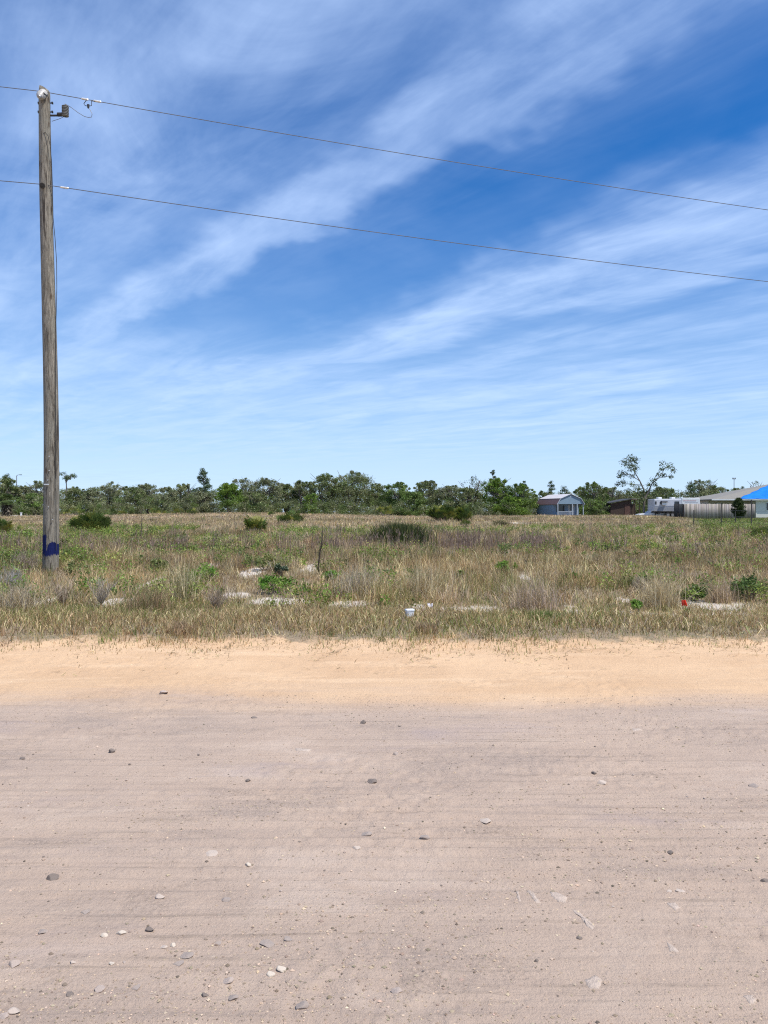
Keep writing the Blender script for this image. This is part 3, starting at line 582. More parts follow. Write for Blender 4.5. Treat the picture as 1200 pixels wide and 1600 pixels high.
for px, py, w, h, cc, lb in [
    (432, 908, 62, 40, BG, 'bright green leafy shrub above the long pale sand strip'), (414, 876, 60, 34, OG, 'olive bush behind the bright green shrub'),
    (322, 893, 66, 34, BG, 'spreading green weed bush right of the grass-ringed sand spot'), (440, 886, 24, 30, BL, 'blue grey upright weed behind the bright green shrub'),
    (788, 884, 50, 24, BG, 'low green leafy patch in the mid field right of the dark grass clump'), (996, 945, 26, 24, BG, 'small vivid green shrub left of the red flag'),
    (1088, 925, 78, 30, DG, 'wide dark green bush directly behind the red flag'), (1074, 960, 14, 10, BG, 'tiny green plant on bare sand in front of the red flag'),
    (1170, 915, 70, 46, DG, 'tall dark green weeds right of the red flag at the frame edge'), (180, 922, 20, 14, BG, 'small green weed beside the grey dead bush near the pole'),
    (98, 850, 26, 34, OG, 'green brush touching the right side of the utility pole'), (120, 886, 40, 26, OG, 'olive weeds right of the pole foot'),
    (516, 897, 30, 22, BG, 'green shrub right of the leaning dead stem'), (894, 899, 20, 18, BG, 'little yellow green shrub in the right mid field'),
    (670, 922, 26, 16, BG, 'low green weed above the white tub'), (245, 880, 44, 26, OG, 'olive weed clump left of the spreading green bush'),
    (20, 866, 40, 30, OG, 'olive bush at the left frame edge behind the pole'), (1060, 842, 60, 12, BG, 'long low bright green patch below the wire fence'),
    (980, 908, 34, 18, OG, 'olive green bush above the small vivid green shrub'), (1010, 905, 30, 16, DG, 'dark weed clump right of the olive green bush in front of the fence'),
    (720, 895, 16, 14, BG, 'small bright shoot of green beside pink dry grass')]:
    leaf_shrub(px, py, w, h, lb, cols=cc)
PK = np.array([.52, .40, .33])
dry_tuft(1032, 922, 62, 62, 'large tan grass tuft left of the red flag', nb=900)
dry_tuft(1125, 922, 44, 42, 'reddish tan grass tuft right of the wide dark green bush', cols=(TAN, PINK), nb=600)
dry_tuft(835, 930, 92, 56, 'wide pinkish grey dry grass tuft in the right foreground', cols=(PK, TAN), nb=900)
dry_tuft(232, 935, 70, 50, 'tan and olive grass tuft in front of the grass-ringed sand spot', cols=(TAN, OLV, RED), nb=900)
dry_tuft(30, 930, 74, 54, 'broad straw grass tuft at the left frame edge', cols=(TAN, STRAW, GREY), nb=900)
dry_tuft(290, 905, 40, 70, 'tall straw grass rising beside the spreading green bush', cols=(STRAW, OLV), nb=500)
dry_tuft(660, 905, 60, 60, 'tall pale straw grass behind the white tub', cols=(STRAW, TAN), nb=700)
dry_tuft(560, 905, 80, 60, 'pale dry grass tuft right of the leaning dead stem', cols=(STRAW, TAN, GREY), nb=900)
dry_tuft(285, 990, 50, 26, 'reddish short tuft at the sand edge left of centre', cols=(TAN, RED), nb=500)
dry_tuft(665, 990, 36, 22, 'rust coloured short tuft below the white tub', cols=(RED, TAN), nb=400)
dry_tuft(850, 968, 60, 18, 'low bright green grass mound in the right verge', cols=(GRN, np.array([.16, .21, .05])), nb=900, lean=.6)
twig_bush(97, 925, 50, 46, 'grey brown dead bush below the utility pole', (.40, .32, .25), n0=50)
twig_bush(158, 925, 40, 46, 'blue grey dead bush beside the small green weed', (.38, .33, .28), n0=40)
twig_bush(20, 905, 44, 34, 'blue grey dead bush at the left frame edge', (.37, .35, .33))
twig_bush(338, 935, 44, 38, 'dark brown dead bush left of the long sand strip', (.33, .26, .20), n0=60)
twig_bush(1000, 915, 30, 30, 'brown dead bush behind the vivid green shrub', (.33, .26, .2))
twig_bush(42, 880, 40, 40, 'brown dead brush left of the pole foot', (.30, .24, .19), n0=90)

x, y, z = ray(498, 898); o = MB()
pz = lambda px, py: P(px, py, y) - Vector((x, y, z))
o.tube([pz(497, 900), pz(498, 880), pz(500, 862), pz(503, 845), pz(504, 822)], [.018, .016, .013, .009, .004], 7).tube([pz(500, 862), pz(504, 850), pz(507, 842)], [.012, .008, .004], 5).tube([pz(499, 872), pz(496, 862)], [.009, .004], 5)
o = o.build('burnt_sapling', pm('charred_wood', (.05, .038, .03), .9, .3, 8), smooth=True); o.location = (x, y, z); tag(o, 'charred dead stem leaning upright in the mid field', 'dead stem')
for px, py, hp, lb in [(220, 845, 56, 'thin dead stalk standing in the left mid field below the tall pine'), (552, 812, 0, ''), (948, 868, 22, 'short dark dead stalk in the right mid field'), (873, 882, 16, 'black burnt stub in the field above the pinkish tuft'), (822, 884, 14, 'black burnt twig beside the low green patch')]:
    if not hp: continue
    x, y, z = ray(px, py + 6); hh = hp / F * y; o = MB().tube([(0, 0, -.03), (.02, 0, hh * .5), (.0, .01, hh)], [.016, .012, .004], 6)
    for i in range(7): zz = hh * random.uniform(.4, .9); a = random.uniform(0, 6.28); o.tube([(.01, 0, zz), (.1 * math.cos(a), .1 * math.sin(a), zz + .13)], [.005, .002], 4)
    o = o.build('dead_stalk', pm('dead_stalk_bark', (.09, .07, .06), .9, .3)); o.location = (x, y, z); tag(o, lb, 'dead stalk')

# ------------------------------------------------------------------ trees
def limbs_mesh(t_, lines, name='trunk'):
    m_ = MB()
    for pts, r0, r1 in lines:
        n_ = len(pts); m_.tube(pts, [r0 + (r1 - r0) * i / (n_ - 1) for i in range(n_)], 6, cap=False)
    m_.build(name, M_bark, t_, smooth=True)
def crown_mesh(t_, cen, rad, per, leaf, cols, asp=.6, name='crown', shell=.5):
    rad = np.asarray(rad); sz = rad.max(1); rep = np.maximum(1, np.round((sz / sz.max()) ** 2 * 3)).astype(int); cen = np.repeat(np.asarray(cen, float), rep, 0); rad = np.repeat(rad, rep, 0)
    pts, wh = blobpts(cen, rad, per // 2, shell); pts[:, 2] = np.maximum(pts[:, 2], .05)
    bc = np.array([np.array(random.choice(cols)) * random.uniform(.72, 1.3) for _ in cen])
    V, Fc, C = leafquads(pts, leaf, bc[wh] * RNG.uniform(.6, 1.45, (len(pts), 1)), .4, asp); mesh_np(name, V, Fc, M_leaf, C, t_)
OAK = ((.16, .205, .075), (.20, .23, .098), (.125, .16, .06), (.23, .245, .125))
GRY = ((.205, .23, .12), (.25, .255, .155), (.165, .19, .095)); BRT = ((.15, .24, .035), (.20, .29, .05), (.11, .18, .033)); MID = ((.15, .225, .06), (.18, .245, .07), (.12, .175, .055))
PINE = ((.07, .115, .05), (.09, .14, .06), (.11, .15, .075))
def oak(px, top, wpx, d, label, cols=OAK, k=26, per=250, leaf=.145, bare=0, low=.10, group='scrub trees along the wood edge', name='scrub_oak'):
    b = P(px, 800, d); x, y = b.x, d; z0 = float(GZ(x, y)); Ht = EYE + (800 - top) / F * d - z0; w = wpx / F * d * 1.12
    t_ = thing(name, (x, y, z0), label, 'tree', group, random.uniform(0, 6.28)); cen, rad, lines = [], [], []
    nl = random.randint(3, 5); tips = []
    for i in range(nl):
        a = 6.28 * i / nl + random.uniform(-.4, .4); rr = w * random.uniform(.16, .36); tz = Ht * random.uniform(.62, .93); p1 = Vector((rr * .35 * math.cos(a), rr * .35 * math.sin(a), tz * .38)); tip = Vector((rr * math.cos(a), rr * math.sin(a), tz))
        mid = (p1 + tip) / 2 + Vector((random.uniform(-.15, .15), random.uniform(-.15, .15), .1)) * Ht * .2; lines.append(([(0, 0, -.1), p1, mid, tip], .03 * Ht, .012 * Ht)); tips.append((p1, mid, tip))
    k = int(k * 2.3)
    for i in range(k):
        t = (i + .5) / k; a = random.uniform(0, 6.28); zz = Ht * (low + (1 - low) * random.random() ** .95)
        env = .5 * w * math.sqrt(max(.06, 1 - (max(0, zz / Ht - .45) / .56) ** 2)); rr = env * math.sqrt(random.random()) * .9
        r0 = random.uniform(.10, .19) * (w * .5 + Ht * .5) * (1 - .35 * zz / Ht); zz = min(zz, Ht - r0 * .8)
        cen.append((rr * math.cos(a), rr * math.sin(a), zz)); rad.append((r0 * 1.15, r0 * 1.15, r0 * .8))
    for i in range(int(k * .28)):                                  # small ragged sprays breaking the outline
        a = random.uniform(0, 6.28); ph = random.uniform(.1, 1.45); r0 = random.uniform(.035, .07) * Ht
        c = (w * .5 * math.cos(a) * math.cos(ph), w * .5 * math.sin(a) * math.cos(ph), min(Ht * (.45 + .56 * math.sin(ph)), Ht * 1.02)); cen.append(c); rad.append((r0, r0, r0 * .8))
        p1, mid, tip = random.choice(tips); lines.append(([mid, (Vector(mid) + Vector(c)) / 2 + Vector((0, 0, .1)), c], .008 * Ht, .003 * Ht))
    for i in range(bare):
        a = random.uniform(0, 6.28); p1, mid, tip = random.choice(tips); e = Vector((w * .45 * math.cos(a), w * .45 * math.sin(a), Ht * random.uniform(.8, 1.04))); lines.append(([mid, (mid + e) / 2 + Vector((0, 0, .15)), e], .010 * Ht, .003 * Ht))
    crown_mesh(t_, cen, rad, per, leaf, cols, .62); limbs_mesh(t_, lines); return t_
def pine(px, top, wpx, d, label, umbrella=False, cols=PINE, group='pines rising above the wood', tiers=7, frm=.45, per=60):
    b = P(px, 800, d); x, y = b.x, d; z0 = float(GZ(x, y)); Ht = EYE + (800 - top) / F * d - z0; w = wpx / F * d
    t_ = thing('pine_tree', (x, y, z0), label, 'pine tree', group); cen, rad = [], []; lines = [([(0, 0, -.1), (.1, 0, Ht * .5), (0, .05, Ht * .97)], .022 * Ht, .006 * Ht)]
    for i in range(tiers):
        t = i / (tiers - 1); zz = Ht * (frm + (.97 - frm) * t); env = w * .5 * ((1 - t) * .8 + .22 if not umbrella else (.55 + .45 * math.sin(t * 2.6)))
        for j in range(5 if t < .9 else 2):
            a = random.uniform(0, 6.28); rr = env * random.uniform(.55, 1); c = Vector((rr * math.cos(a), rr * math.sin(a), zz + random.uniform(-.1, .12) * Ht * .2)); cen.append(c); r0 = random.uniform(.10, .17) * w; rad.append((r0 * 1.2, r0 * 1.2, r0 * .8))
            lines.append(([(0, 0, zz - .12 * Ht * (1 if umbrella else .4)), c * .6 + Vector((0, 0, zz * .4 - .02 * Ht)), c], .007 * Ht, .003 * Ht))
    crown_mesh(t_, cen, rad, per, .20, cols, .35); limbs_mesh(t_, lines); return t_

oak(8, 746, 40, 112, 'tall dark tree above the cabbage palm at the left edge', OAK)
oak(36, 760, 42, 114, 'grey green tree between the left edge tree and the street lamp', GRY, bare=5)
oak(60, 753, 36, 110, 'sparse pale tree just left of the utility pole', GRY, k=18, bare=8)
oak(52, 772, 46, 102, 'low bushy green tree left of the pole at the field edge', MID, k=20)
oak(118, 762, 42, 112, 'round grey green tree right of the umbrella shaped pine', OAK)
oak(145, 767, 40, 108, 'low grey oak above the wide palmetto bush', GRY)
oak(172, 754, 42, 113, 'sparse open oak with thin top twigs left of the grey oak wall', GRY, k=16, bare=10)
oak(204, 761, 46, 109, 'grey green oak above the dark palmetto thicket', OAK)
oak(230, 757, 46, 114, 'grey oak with bare twigs poking above its crown', GRY, bare=9)
oak(258, 762, 46, 107, 'dense grey oak above the yellow green palmetto row', GRY)
oak(288, 757, 44, 111, 'grey green oak touching the left side of the tall pine', OAK, bare=4)
oak(312, 768, 54, 105, 'broad low grey oak under the tall pine', GRY, k=30)
oak(358, 756, 42, 104, 'bright green rounded tree standing before the grey oaks', BRT, k=34, low=.3)
oak(380, 748, 50, 114, 'pale twiggy oak behind the bright green rounded tree', GRY, k=20, bare=10)
oak(416, 748, 52, 110, 'grey oak with reddish twigs right of the bright green tree', GRY, bare=8)
oak(400, 770, 44, 104, 'low dark oak right of the bright rounded tree', OAK)
oak(447, 756, 44, 112, 'olive oak in the dip left of the tall central oaks', OAK)
oak(474, 752, 46, 110, 'olive oak left of the small bright green tree', OAK, bare=5)
oak(487, 772, 28, 103, 'small bright green tree under the central oaks', BRT, k=16, per=80)
oak(508, 742, 48, 109, 'tall dark brown green oak left of the tallest central oak', OAK, k=30, bare=4)
oak(553, 738, 66, 110, 'tallest broad oak at the centre of the treeline', OAK, k=44, bare=6)
oak(590, 757, 42, 112, 'shorter oak in the dip right of the tallest broad oak', OAK)
oak(622, 755, 52, 107, 'rounded mid green oak above the pale green palmetto', MID, k=30)
oak(646, 768, 44, 104, 'low green oak between two rounded oaks right of centre', MID)
oak(668, 752, 52, 110, 'dark rounded oak above the large rounded palmetto', OAK, k=30)
oak(705, 759, 50, 108, 'grey oak with an open top above the dark palmetto', GRY, bare=7)
oak(738, 746, 44, 113, 'airy pale tree with see-through top left of the bright trees', ((.11, .14, .06), (.14, .16, .08)), k=14, per=60, bare=10)
oak(730, 762, 44, 106, 'dark bushy oak below the airy pale tree', OAK)
oak(775, 748, 52, 108, 'bright green tall tree left of the barn shed', BRT, k=36, bare=6)
oak(812, 757, 50, 106, 'bright green rounded tree next to the barn shed', MID + BRT, k=34)
oak(798, 776, 50, 102, 'low bright bush tree left of the barn shed wall', BRT, k=22)
oak(850, 768, 40, 122, 'dark tree peeking over the barn shed roof', OAK)
oak(924, 755, 54, 108, 'dark bushy tree between the barn shed and lean-to', OAK + MID, k=36)
oak(954, 762, 50, 112, 'grey tree behind the lean-to roof', GRY, bare=6)
oak(925, 780, 50, 104, 'low olive bush tree right of the barn shed porch', MID, k=22)
oak(994, 768, 56, 112, 'dark bush tree behind the tall sparse tree', OAK)
oak(1036, 762, 46, 116, 'dark low tree above the camper roof', OAK)
oak(1096, 751, 46, 128, 'bare twiggy oak behind the board fence', GRY, bare=12)
oak(1122, 760, 40, 126, 'dark tree left of the hip roof', OAK)
oak(1160, 762, 60, 140, 'low distant tree line tree above the hip roof', OAK)
oak(1182, 752, 26, 134, 'small twiggy treetop above the tarped roof', GRY, k=10, per=40, bare=8)
oak(-25, 752, 50, 112, 'tree just beyond the left frame edge', OAK); oak(1225, 760, 60, 140, 'tree behind the house beyond the right frame edge', OAK)
pine(318, 733, 30, 112, 'tall dark pine standing above the grey oaks', tiers=8, frm=.5, per=90)
pine(103, 738, 30, 118, 'umbrella shaped pine right of the utility pole', True, tiers=3, frm=.86, per=70)
pine(861, 752, 22, 124, 'taller of the two pines behind the barn shed', frm=.35)
pine(882, 760, 26, 124, 'shorter rounder pine behind the barn shed ridge', frm=.3)
pine(819, 751, 18, 124, 'thin pine top between the bright green trees and shed', frm=.4)
pine(1079, 752, 34, 125, 'dark conical pine behind the camper and fence', frm=.15, tiers=9)
pine(1110, 752, 28, 130, 'feathery pine between the twiggy oak and hip roof', frm=.25)
pine(770, 733, 12, 116, 'lone thin pine spike above the bright green trees', frm=.78, tiers=4, per=40)
pine(10, 742, 26, 118, 'dark pine crown at the far left edge', frm=.6)

# tall sparse two-stemmed tree
d = 99.0; x0 = (1006 - 600) / F * d; z0 = float(GZ(x0, d)); t_ = thing('sparse_tree', (x0, d, z0), 'tall sparse tree with two forked stems above the white car', 'tree')
q = lambda px, py, dy=0: P(px, py, d) - Vector((x0, d, z0)) + Vector((0, dy, 0))
b0 = Vector((0, 0, -.1)); fk = q(1007, 780)
lines = [([b0, q(1006, 795), fk, q(1006, 765), q(1000, 752), q(993, 740), q(986, 722)], .17, .03), ([fk, q(1013, 768), q(1019, 755), q(1029, 747), q(1040, 730)], .12, .03), ([q(1003, 758), q(990, 757, .4), q(972, 754, .5)], .06, .02), ([q(1000, 752), q(984, 742, -.4), q(970, 740, -.6)], .05, .015), ([q(1019, 755), q(1024, 745), q(1028, 738)], .05, .02), ([q(1029, 747), q(1046, 744, .5), q(1052, 738, .6)], .04, .015), ([fk, q(1022, 776, .4), q(1034, 770, .6)], .06, .02), ([fk, q(996, 772, -.3), q(985, 766, -.3)], .06, .02), ([q(986, 722), q(978, 716), q(972, 722)], .03, .01), ([q(986, 722), q(994, 715)], .03, .01)]
cen, rad = [], []
for px, py, r in [(985, 716, 9), (993, 720, 9), (978, 722, 9), (984, 730, 10), (994, 732, 9), (972, 738, 7), (980, 741, 7), (968, 744, 5), (990, 744, 6), (975, 754, 8), (965, 757, 5), (985, 757, 6), (995, 764, 9), (983, 768, 8), (1002, 770, 8), (1013, 768, 8), (1022, 772, 9), (1036, 768, 9), (1046, 773, 8), (1037, 724, 7), (1045, 729, 8), (1034, 733, 6), (1051, 735, 6), (1049, 745, 5), (1040, 742, 5), (1028, 742, 6), (1020, 750, 7), (1025, 757, 6), (1016, 757, 5), (1000, 780, 8), (1014, 782, 8), (1004, 790, 7)]:
    rr = r / F * d; cen.append(q(px, py, random.uniform(-.8, .8))); rad.append((rr, rr, rr * .85))
crown_mesh(t_, cen, rad, 170, .19, ((.085, .12, .045), (.12, .15, .06), (.07, .10, .04)), .5); limbs_mesh(t_, lines)
# ornamental round tree on the lawn
d = 88.0; x0 = (1154 - 600) / F * d; z0 = float(GZ(x0, d)); t_ = thing('ornamental_tree', (x0, d, z0), 'small egg shaped dark evergreen on the lawn before the house', 'tree')
zt = EYE + (800 - 779) / F * d - z0; cen, rad = [], []
for i in range(130):
    a = random.uniform(0, 6.28); t = random.random(); zz = .42 + (zt - .42) * t; e = .88 * math.sin(math.pi * (t * .86 + .12)) ** .62 * (1 - .32 * t); rr = e * math.sqrt(random.random()) * .95; r0 = .25; cen.append((rr * math.cos(a), rr * math.sin(a), min(zz, zt - .15))); rad.append((r0, r0, r0))
crown_mesh(t_, cen, rad, 60, .11, ((.045, .07, .02), (.06, .085, .026), (.035, .055, .018)), .5)
limbs_mesh(t_, [([(0, 0, -.1), (.02, 0, .4), (0, 0, zt * .7)], .07, .03)])
# cabbage palm at far left
d = 92.0; x0 = (11 - 600) / F * d; z0 = float(GZ(x0, d)); t_ = thing('cabbage_palm', (x0, d, z0), 'cabbage palm with hanging dead skirt at the left edge', 'palm')
zt = EYE + (800 - 778) / F * d - z0; Vs, Cs = [], []; Vd, Cd = [], []
for i in range(64):
    a = random.uniform(0, 6.28); el = random.uniform(-.5, 1.3); dr = Vector((math.cos(a) * math.cos(el), math.sin(a) * math.cos(el), math.sin(el))); base = Vector((0, 0, zt - .35)) + dr * .55; sd = Vector((-math.sin(a), math.cos(a), 0)); up = dr.cross(sd)
    cc = np.array((.09, .13, .045)) * random.uniform(.7, 1.4)
    for j in range(11):
        th = (j / 10 - .5) * 2.8; v = dr * math.cos(th) + sd * math.sin(th); w_ = (sd * math.cos(th) - dr * math.sin(th)) * .035; L = .55
        Vs += [tuple(base), tuple(base + v * L * .6 + w_), tuple(base + v * L + Vector((0, 0, -.18))), tuple(base + v * L * .6 - w_)]; Cs += [cc] * 4
for i in range(420):
    a = random.uniform(0, 6.28); zz = random.uniform(.5, zt - .35); r0 = .28 + .42 * random.random(); p0 = Vector((r0 * .6 * math.cos(a), r0 * .6 * math.sin(a), zz)); p1 = Vector((r0 * 1.15 * math.cos(a), r0 * 1.15 * math.sin(a), zz - .5)); w_ = Vector((-math.sin(a), math.cos(a), 0)) * .05
    Vd += [tuple(p0 - w_ * .4), tuple(p0 + w_ * .4), tuple(p1 + w_), tuple(p1 - w_)]; Cd += [np.array((.11, .09, .06)) * random.uniform(.5, 1.3)] * 4
mesh_np('crown', np.array(Vs), np.arange(len(Vs)).reshape(-1, 4), M_leaf, np.array(Cs), t_); mesh_np('dead_skirt', np.array(Vd), np.arange(len(Vd)).reshape(-1, 4), M_leaf, np.array(Cd), t_)
limbs_mesh(t_, [([(0, 0, -.1), (.03, 0, zt * .5), (0, 0, zt - .3)], .18, .15)])

# far woods: one mass behind the single trees
cen, rad = [], []
for i in range(1300):
    px = random.uniform(-160, 1360)
    if 1030 < px < 1100 and random.random() < .5: continue
    dd = random.uniform(118, 136); top = 761 + 9 * (float(fbm(px, 0, 60, 201)) - .5) * 2 + (8 if px > 830 else 0); zt = EYE + (800 - top) / F * dd; x = (px - 600) / F * dd; zb = .8; r0 = random.uniform(.5, 1.05); zz = zb + (zt - zb - r0 * .6) * random.random() ** .75
    cen.append((x, dd, zz)); rad.append((r0 * 1.3, r0, r0 * .85))
pts, wh = blobpts(cen, rad, 150, .5); bc = np.array([np.array(random.choice(OAK + GRY)) * random.uniform(.7, 1.2) for _ in cen])
V, Fc, C = leafquads(pts, .19, bc[wh] * RNG.uniform(.6, 1.4, (len(pts), 1)), .4, .6)
tag(mesh_np('woods', V, Fc, M_leaf, C), 'dense scrub oak woods filling the background', 'woods', kind='stuff')
cen, rad = [], []
for i in range(1000):                                  # brush at the feet of the trees
    px = random.uniform(-150, 1010); dd = random.uniform(99, 108)
    if 832 < px < 915 and dd < 106: continue
    if 950 < px: dd = random.uniform(107, 112)
    x = (px - 600) / F * dd; r0 = random.uniform(.28, .62); cen.append((x, dd, float(GZ(x, dd)) + r0 * random.uniform(.3, 4.2))); rad.append((r0 * 1.4, r0, r0))
pts, wh = blobpts(cen, rad, 110, .5); bc = np.array([np.array(random.choice(OAK + MID + GRY)) * random.uniform(.65, 1.15) for _ in cen])
V, Fc, C = leafquads(pts, .135, bc[wh] * RNG.uniform(.6, 1.4, (len(pts), 1)), .4, .6)
tag(mesh_np('undergrowth', V, Fc, M_leaf, C), 'low brush at the feet of the treeline', 'undergrowth', kind='stuff')

# ------------------------------------------------------------------ buildings and yard
M_sidingb = pm('blue_grey_siding', (.21, .29, .38), .6, .08, 4); M_brownroof = pm('brown_metal_roof', (.15, .085, .075), .55, .12, 3)
M_lightroof = pm('light_metal_roof', (.60, .55, .53), .45, .08, 3); M_white = pm('white_paint', (.76, .76, .74), .5, .06, 3); M_darkwood = pm('dark_stained_wood', (.075, .052, .042), .85, .3, 6, bump=.3, stretch=(3, 3, .5))
M_glass = pm('dark_window_glass', (.025, .03, .036), .12, .2, 2, spec=.6); M_darkgrey = pm('dark_trim', (.06, .06, .065), .7, .2, 4)  # dark grey of the lean-to roof, camper window frames and awning
M_trim = pm('grey_trim_paint', (.36, .40, .44), .6, .08, 4)
# gambrel barn shed with porch
th = R(15); Wd, Ln = 3.85, 6.1; fl = P(871, 800, 100.0); cxy = Vector((fl.x, fl.y, 0)) + Vector((math.cos(th) * Wd / 2 - math.sin(th) * Ln / 2, math.sin(th) * Wd / 2 + math.cos(th) * Ln / 2, 0))
gz = float(GZ(cxy.x, cxy.y)); shed = thing('barn_shed', (cxy.x, cxy.y, gz), 'blue grey barn shed with brown gambrel roof and front porch', 'shed', rz=th)
hw, hl = Wd / 2, Ln / 2; eh = EYE + (800 - 787.5) / 12 - gz; kh = EYE + (800 - 779) / 12 - gz; rh = EYE + (800 - 772) / 12 - gz; pd = 1.3
m_ = MB(); m_.box(-hw + .04, -hl + pd, .12, hw - .04, hl - .04, eh); m_.build('wall', M_sidingb, shed)
m_ = MB()
for i in range(15): xx = -hw + .1; yy = -hl + pd + .3 + i * .31; m_.box(-hw + .02, yy, .15, -hw + .04, yy + .04, eh - .02)
m_.build('siding_batten', M_sidingb, shed)
g = [(-hw + .03, eh), (-hw + .5, kh - .04), (0, rh - .06), (hw - .5, kh - .04), (hw - .03, eh)]
MB().prism(g, -hl + .02, -hl + .12, 'y').build('gable', pm('pale_blue_gable', (.20, .28, .35), .6, .06, 4), shed)
MB().prism(g, hl - .12, hl - .02, 'y').build('gable', M_sidingb, shed)
for sgn in (-1, 1):
    MB().prism([(sgn * (hw + .06), eh - .08), (sgn * (hw + .10), eh - .04), (sgn * (hw - .46), kh + .03), (sgn * (hw - .50), kh - .02)], -hl - .05, hl + .05, 'y').build('lower_roof', M_brownroof, shed)
    MB().prism([(sgn * (hw - .45), kh), (sgn * (hw - .43), kh + .05), (0, rh + .05), (0, rh)], -hl - .06, hl + .06, 'y').build('upper_roof', M_lightroof, shed)
m_ = MB()
for a_, b_ in (((-hw - .08, eh - .08), (-hw + .46, kh + .02)), ((-hw + .46, kh + .02), (0, rh + .03)), ((0, rh + .03), (hw - .46, kh + .02)), ((hw - .46, kh + .02), (hw + .08, eh - .08))):
    m_.tube([(a_[0], -hl - .07, a_[1]), (b_[0], -hl - .07, b_[1])], .055, 4)
m_.build('roof_trim', M_trim, shed)
for xx in (-hw + .08, .25, .95, hw - .08): MB().box(xx - .045, -hl + .02, .1, xx + .06, -hl + .14, eh).build('porch_post', M_trim, shed)
m_ = MB(); m_.box(-hw, -hl, 0, hw, hl, .12); m_.build('floor', M_darkwood, shed)
m_ = MB(); m_.box(-hw + .15, -hl + .05, .78, .19, -hl + .11, .86); m_.box(-hw + .15, -hl + .05, .2, .19, -hl + .11, .27)
for i in range(13): m_.box(-hw + .2 + i * .145, -hl + .06, .27, -hl * 0 - hw + .24 + i * .145, -hl + .10, .78)
m_.build('railing', M_trim, shed)
MB().box(-hw + .5, -hl + pd - .03, .8, -.2, -hl + pd - .003, 1.6).build('window', M_glass, shed); f_ = MB().box(.35, -hl + pd - .05, .13, 1.2, -hl + pd - .003, eh - .12).build('door', M_white, shed)
MB().box(.5, -hl + pd - .06, .95, 1.05, -hl + pd - .052, 1.7).build('pane', M_glass, f_)
MB().prism([(.08 * math.cos(i * .7854), rh - .32 + .10 * math.sin(i * .7854)) for i in range(8)], -hl - .0, -hl + .019, 'y').build('gable_vent', M_white, shed)
m_ = MB(); m_.box(-hw + .12, -hl + pd + .03, .0, hw, -hl + pd + .04, .1); m_.build('sill', M_darkwood, shed)
# dark lean-to
d = 103.0; a0 = P(954, 800, d); gz = float(GZ(a0.x + 2.3, d)) ; S = d / F
lt = thing('lean_to_shed', (a0.x, d, gz), 'dark weathered lean-to shed with a sloping roof', 'shed', rz=R(6)); Lw = 54 * S; zl = EYE + (800 - 786) * S - gz; zr = EYE + (800 - 779.5) * S - gz
m_ = MB(); m_.add([(0, 0, 0), (Lw * .62, 0, 0), (Lw * .62, 0, zr - .1), (0, 0, zl - .1), (0, .06, 0), (Lw * .62, .06, 0), (Lw * .62, .06, zr - .1), (0, .06, zl - .1)], [(0, 1, 2, 3), (7, 6, 5, 4), (0, 4, 5, 1), (1, 5, 6, 2), (2, 6, 7, 3), (3, 7, 4, 0)])
m_.build('front_wall', M_darkwood, lt); m_ = MB(); m_.box(0, 2.9, 0, Lw, 2.96, zl - .1); m_.box(-.02, .061, 0, .04, 2.9, zl - .1); m_.box(Lw * .6, .061, 0, Lw * .64, 2.9, zl - .1); m_.build('back_wall', M_darkwood, lt)
m_ = MB()
for i in range(20): m_.box(.05 + i * Lw * .031, -.02, .03, .09 + i * Lw * .031, -.001, zl - .12)
m_.build('board_batten', M_darkwood, lt)
MB().prism([(-.3, zl - .06), (Lw * .62, zr - .03), (Lw * .62, zr + .06), (-.3, zl + .04)], -.35, 3.2, 'y').build('roof', M_darkgrey, lt); MB().prism([(Lw * .62, zr - .03), (Lw + .2, zr - .12), (Lw + .2, zr - .04), (Lw * .62, zr + .05)], -.35, 3.2, 'y').build('roof', pm('tan_metal_roof', (.3, .26, .23), .6), lt)
for xx in (Lw * .72, Lw * .86, Lw - .05): MB().box(xx - .06, -.2, 0, xx + .06, -.08, zr - .12).build('post', M_darkwood, lt)
MB().box(Lw * .42, -.05, .05, Lw * .58, -.021, zr - .7).build('door', pm('rusty_door', (.10, .055, .045), .8, .3), lt)
for i, (xx, yy) in enumerate(((.45, -1.2), (2.9, -1.0))):
    pass
# white car nose
car = thing('parked_car', (0, 0, 0), 'white car parked between the lean-to and the camper', 'car'); d = 97.5; a0 = P(998.5, 800, d); car.location = (a0.x, d, EYE + (800 - 795.4) / F * d - 1.42)
M_carp = pm('white_car_paint', (.78, .79, .80), .25, .03, 2, spec=.6)
MB().prism([(0, .35), (0.02, .68), (.15, .78), (1.25, .95), (1.3, .95), (3.6, .97), (4.3, .92), (4.4, .6), (4.38, .35), (3.9, .25), (.4, .25)], 0, 1.75, 'y').build('body', M_carp, car, bevel=.05)
MB().prism([(1.15, .95), (1.95, 1.38), (2.2, 1.42), (3.3, 1.42), (4.0, .96)], .14, 1.61, 'y').build('cabin', M_carp, car, bevel=.04)
MB().prism([(1.22, .955), (1.93, 1.345), (1.97, 1.335), (1.3, .955)], .2, 1.55, 'y').build('windscreen', M_glass, car)
MB().prism([(1.5, .98), (2.05, 1.33), (3.2, 1.34), (3.65, .98)], .125, .139, 'y').build('side_window', M_glass, car)
for xx in (.85, 3.55):
    for yy in (-.02, 1.55): w_ = MB().tube([(xx, yy, .32), (xx, yy + .22, .32)], .32, 20).build('wheel', M_dark, car); MB().tube([(xx, yy - .012, .32), (xx, yy, .32)], .19, 14).build('rim', M_steel, w_)
for yy in (.12, 1.33): MB().box(-.012, yy, .60, .1, yy + .3, .72).build('headlight', M_glass, car, bevel=.02)
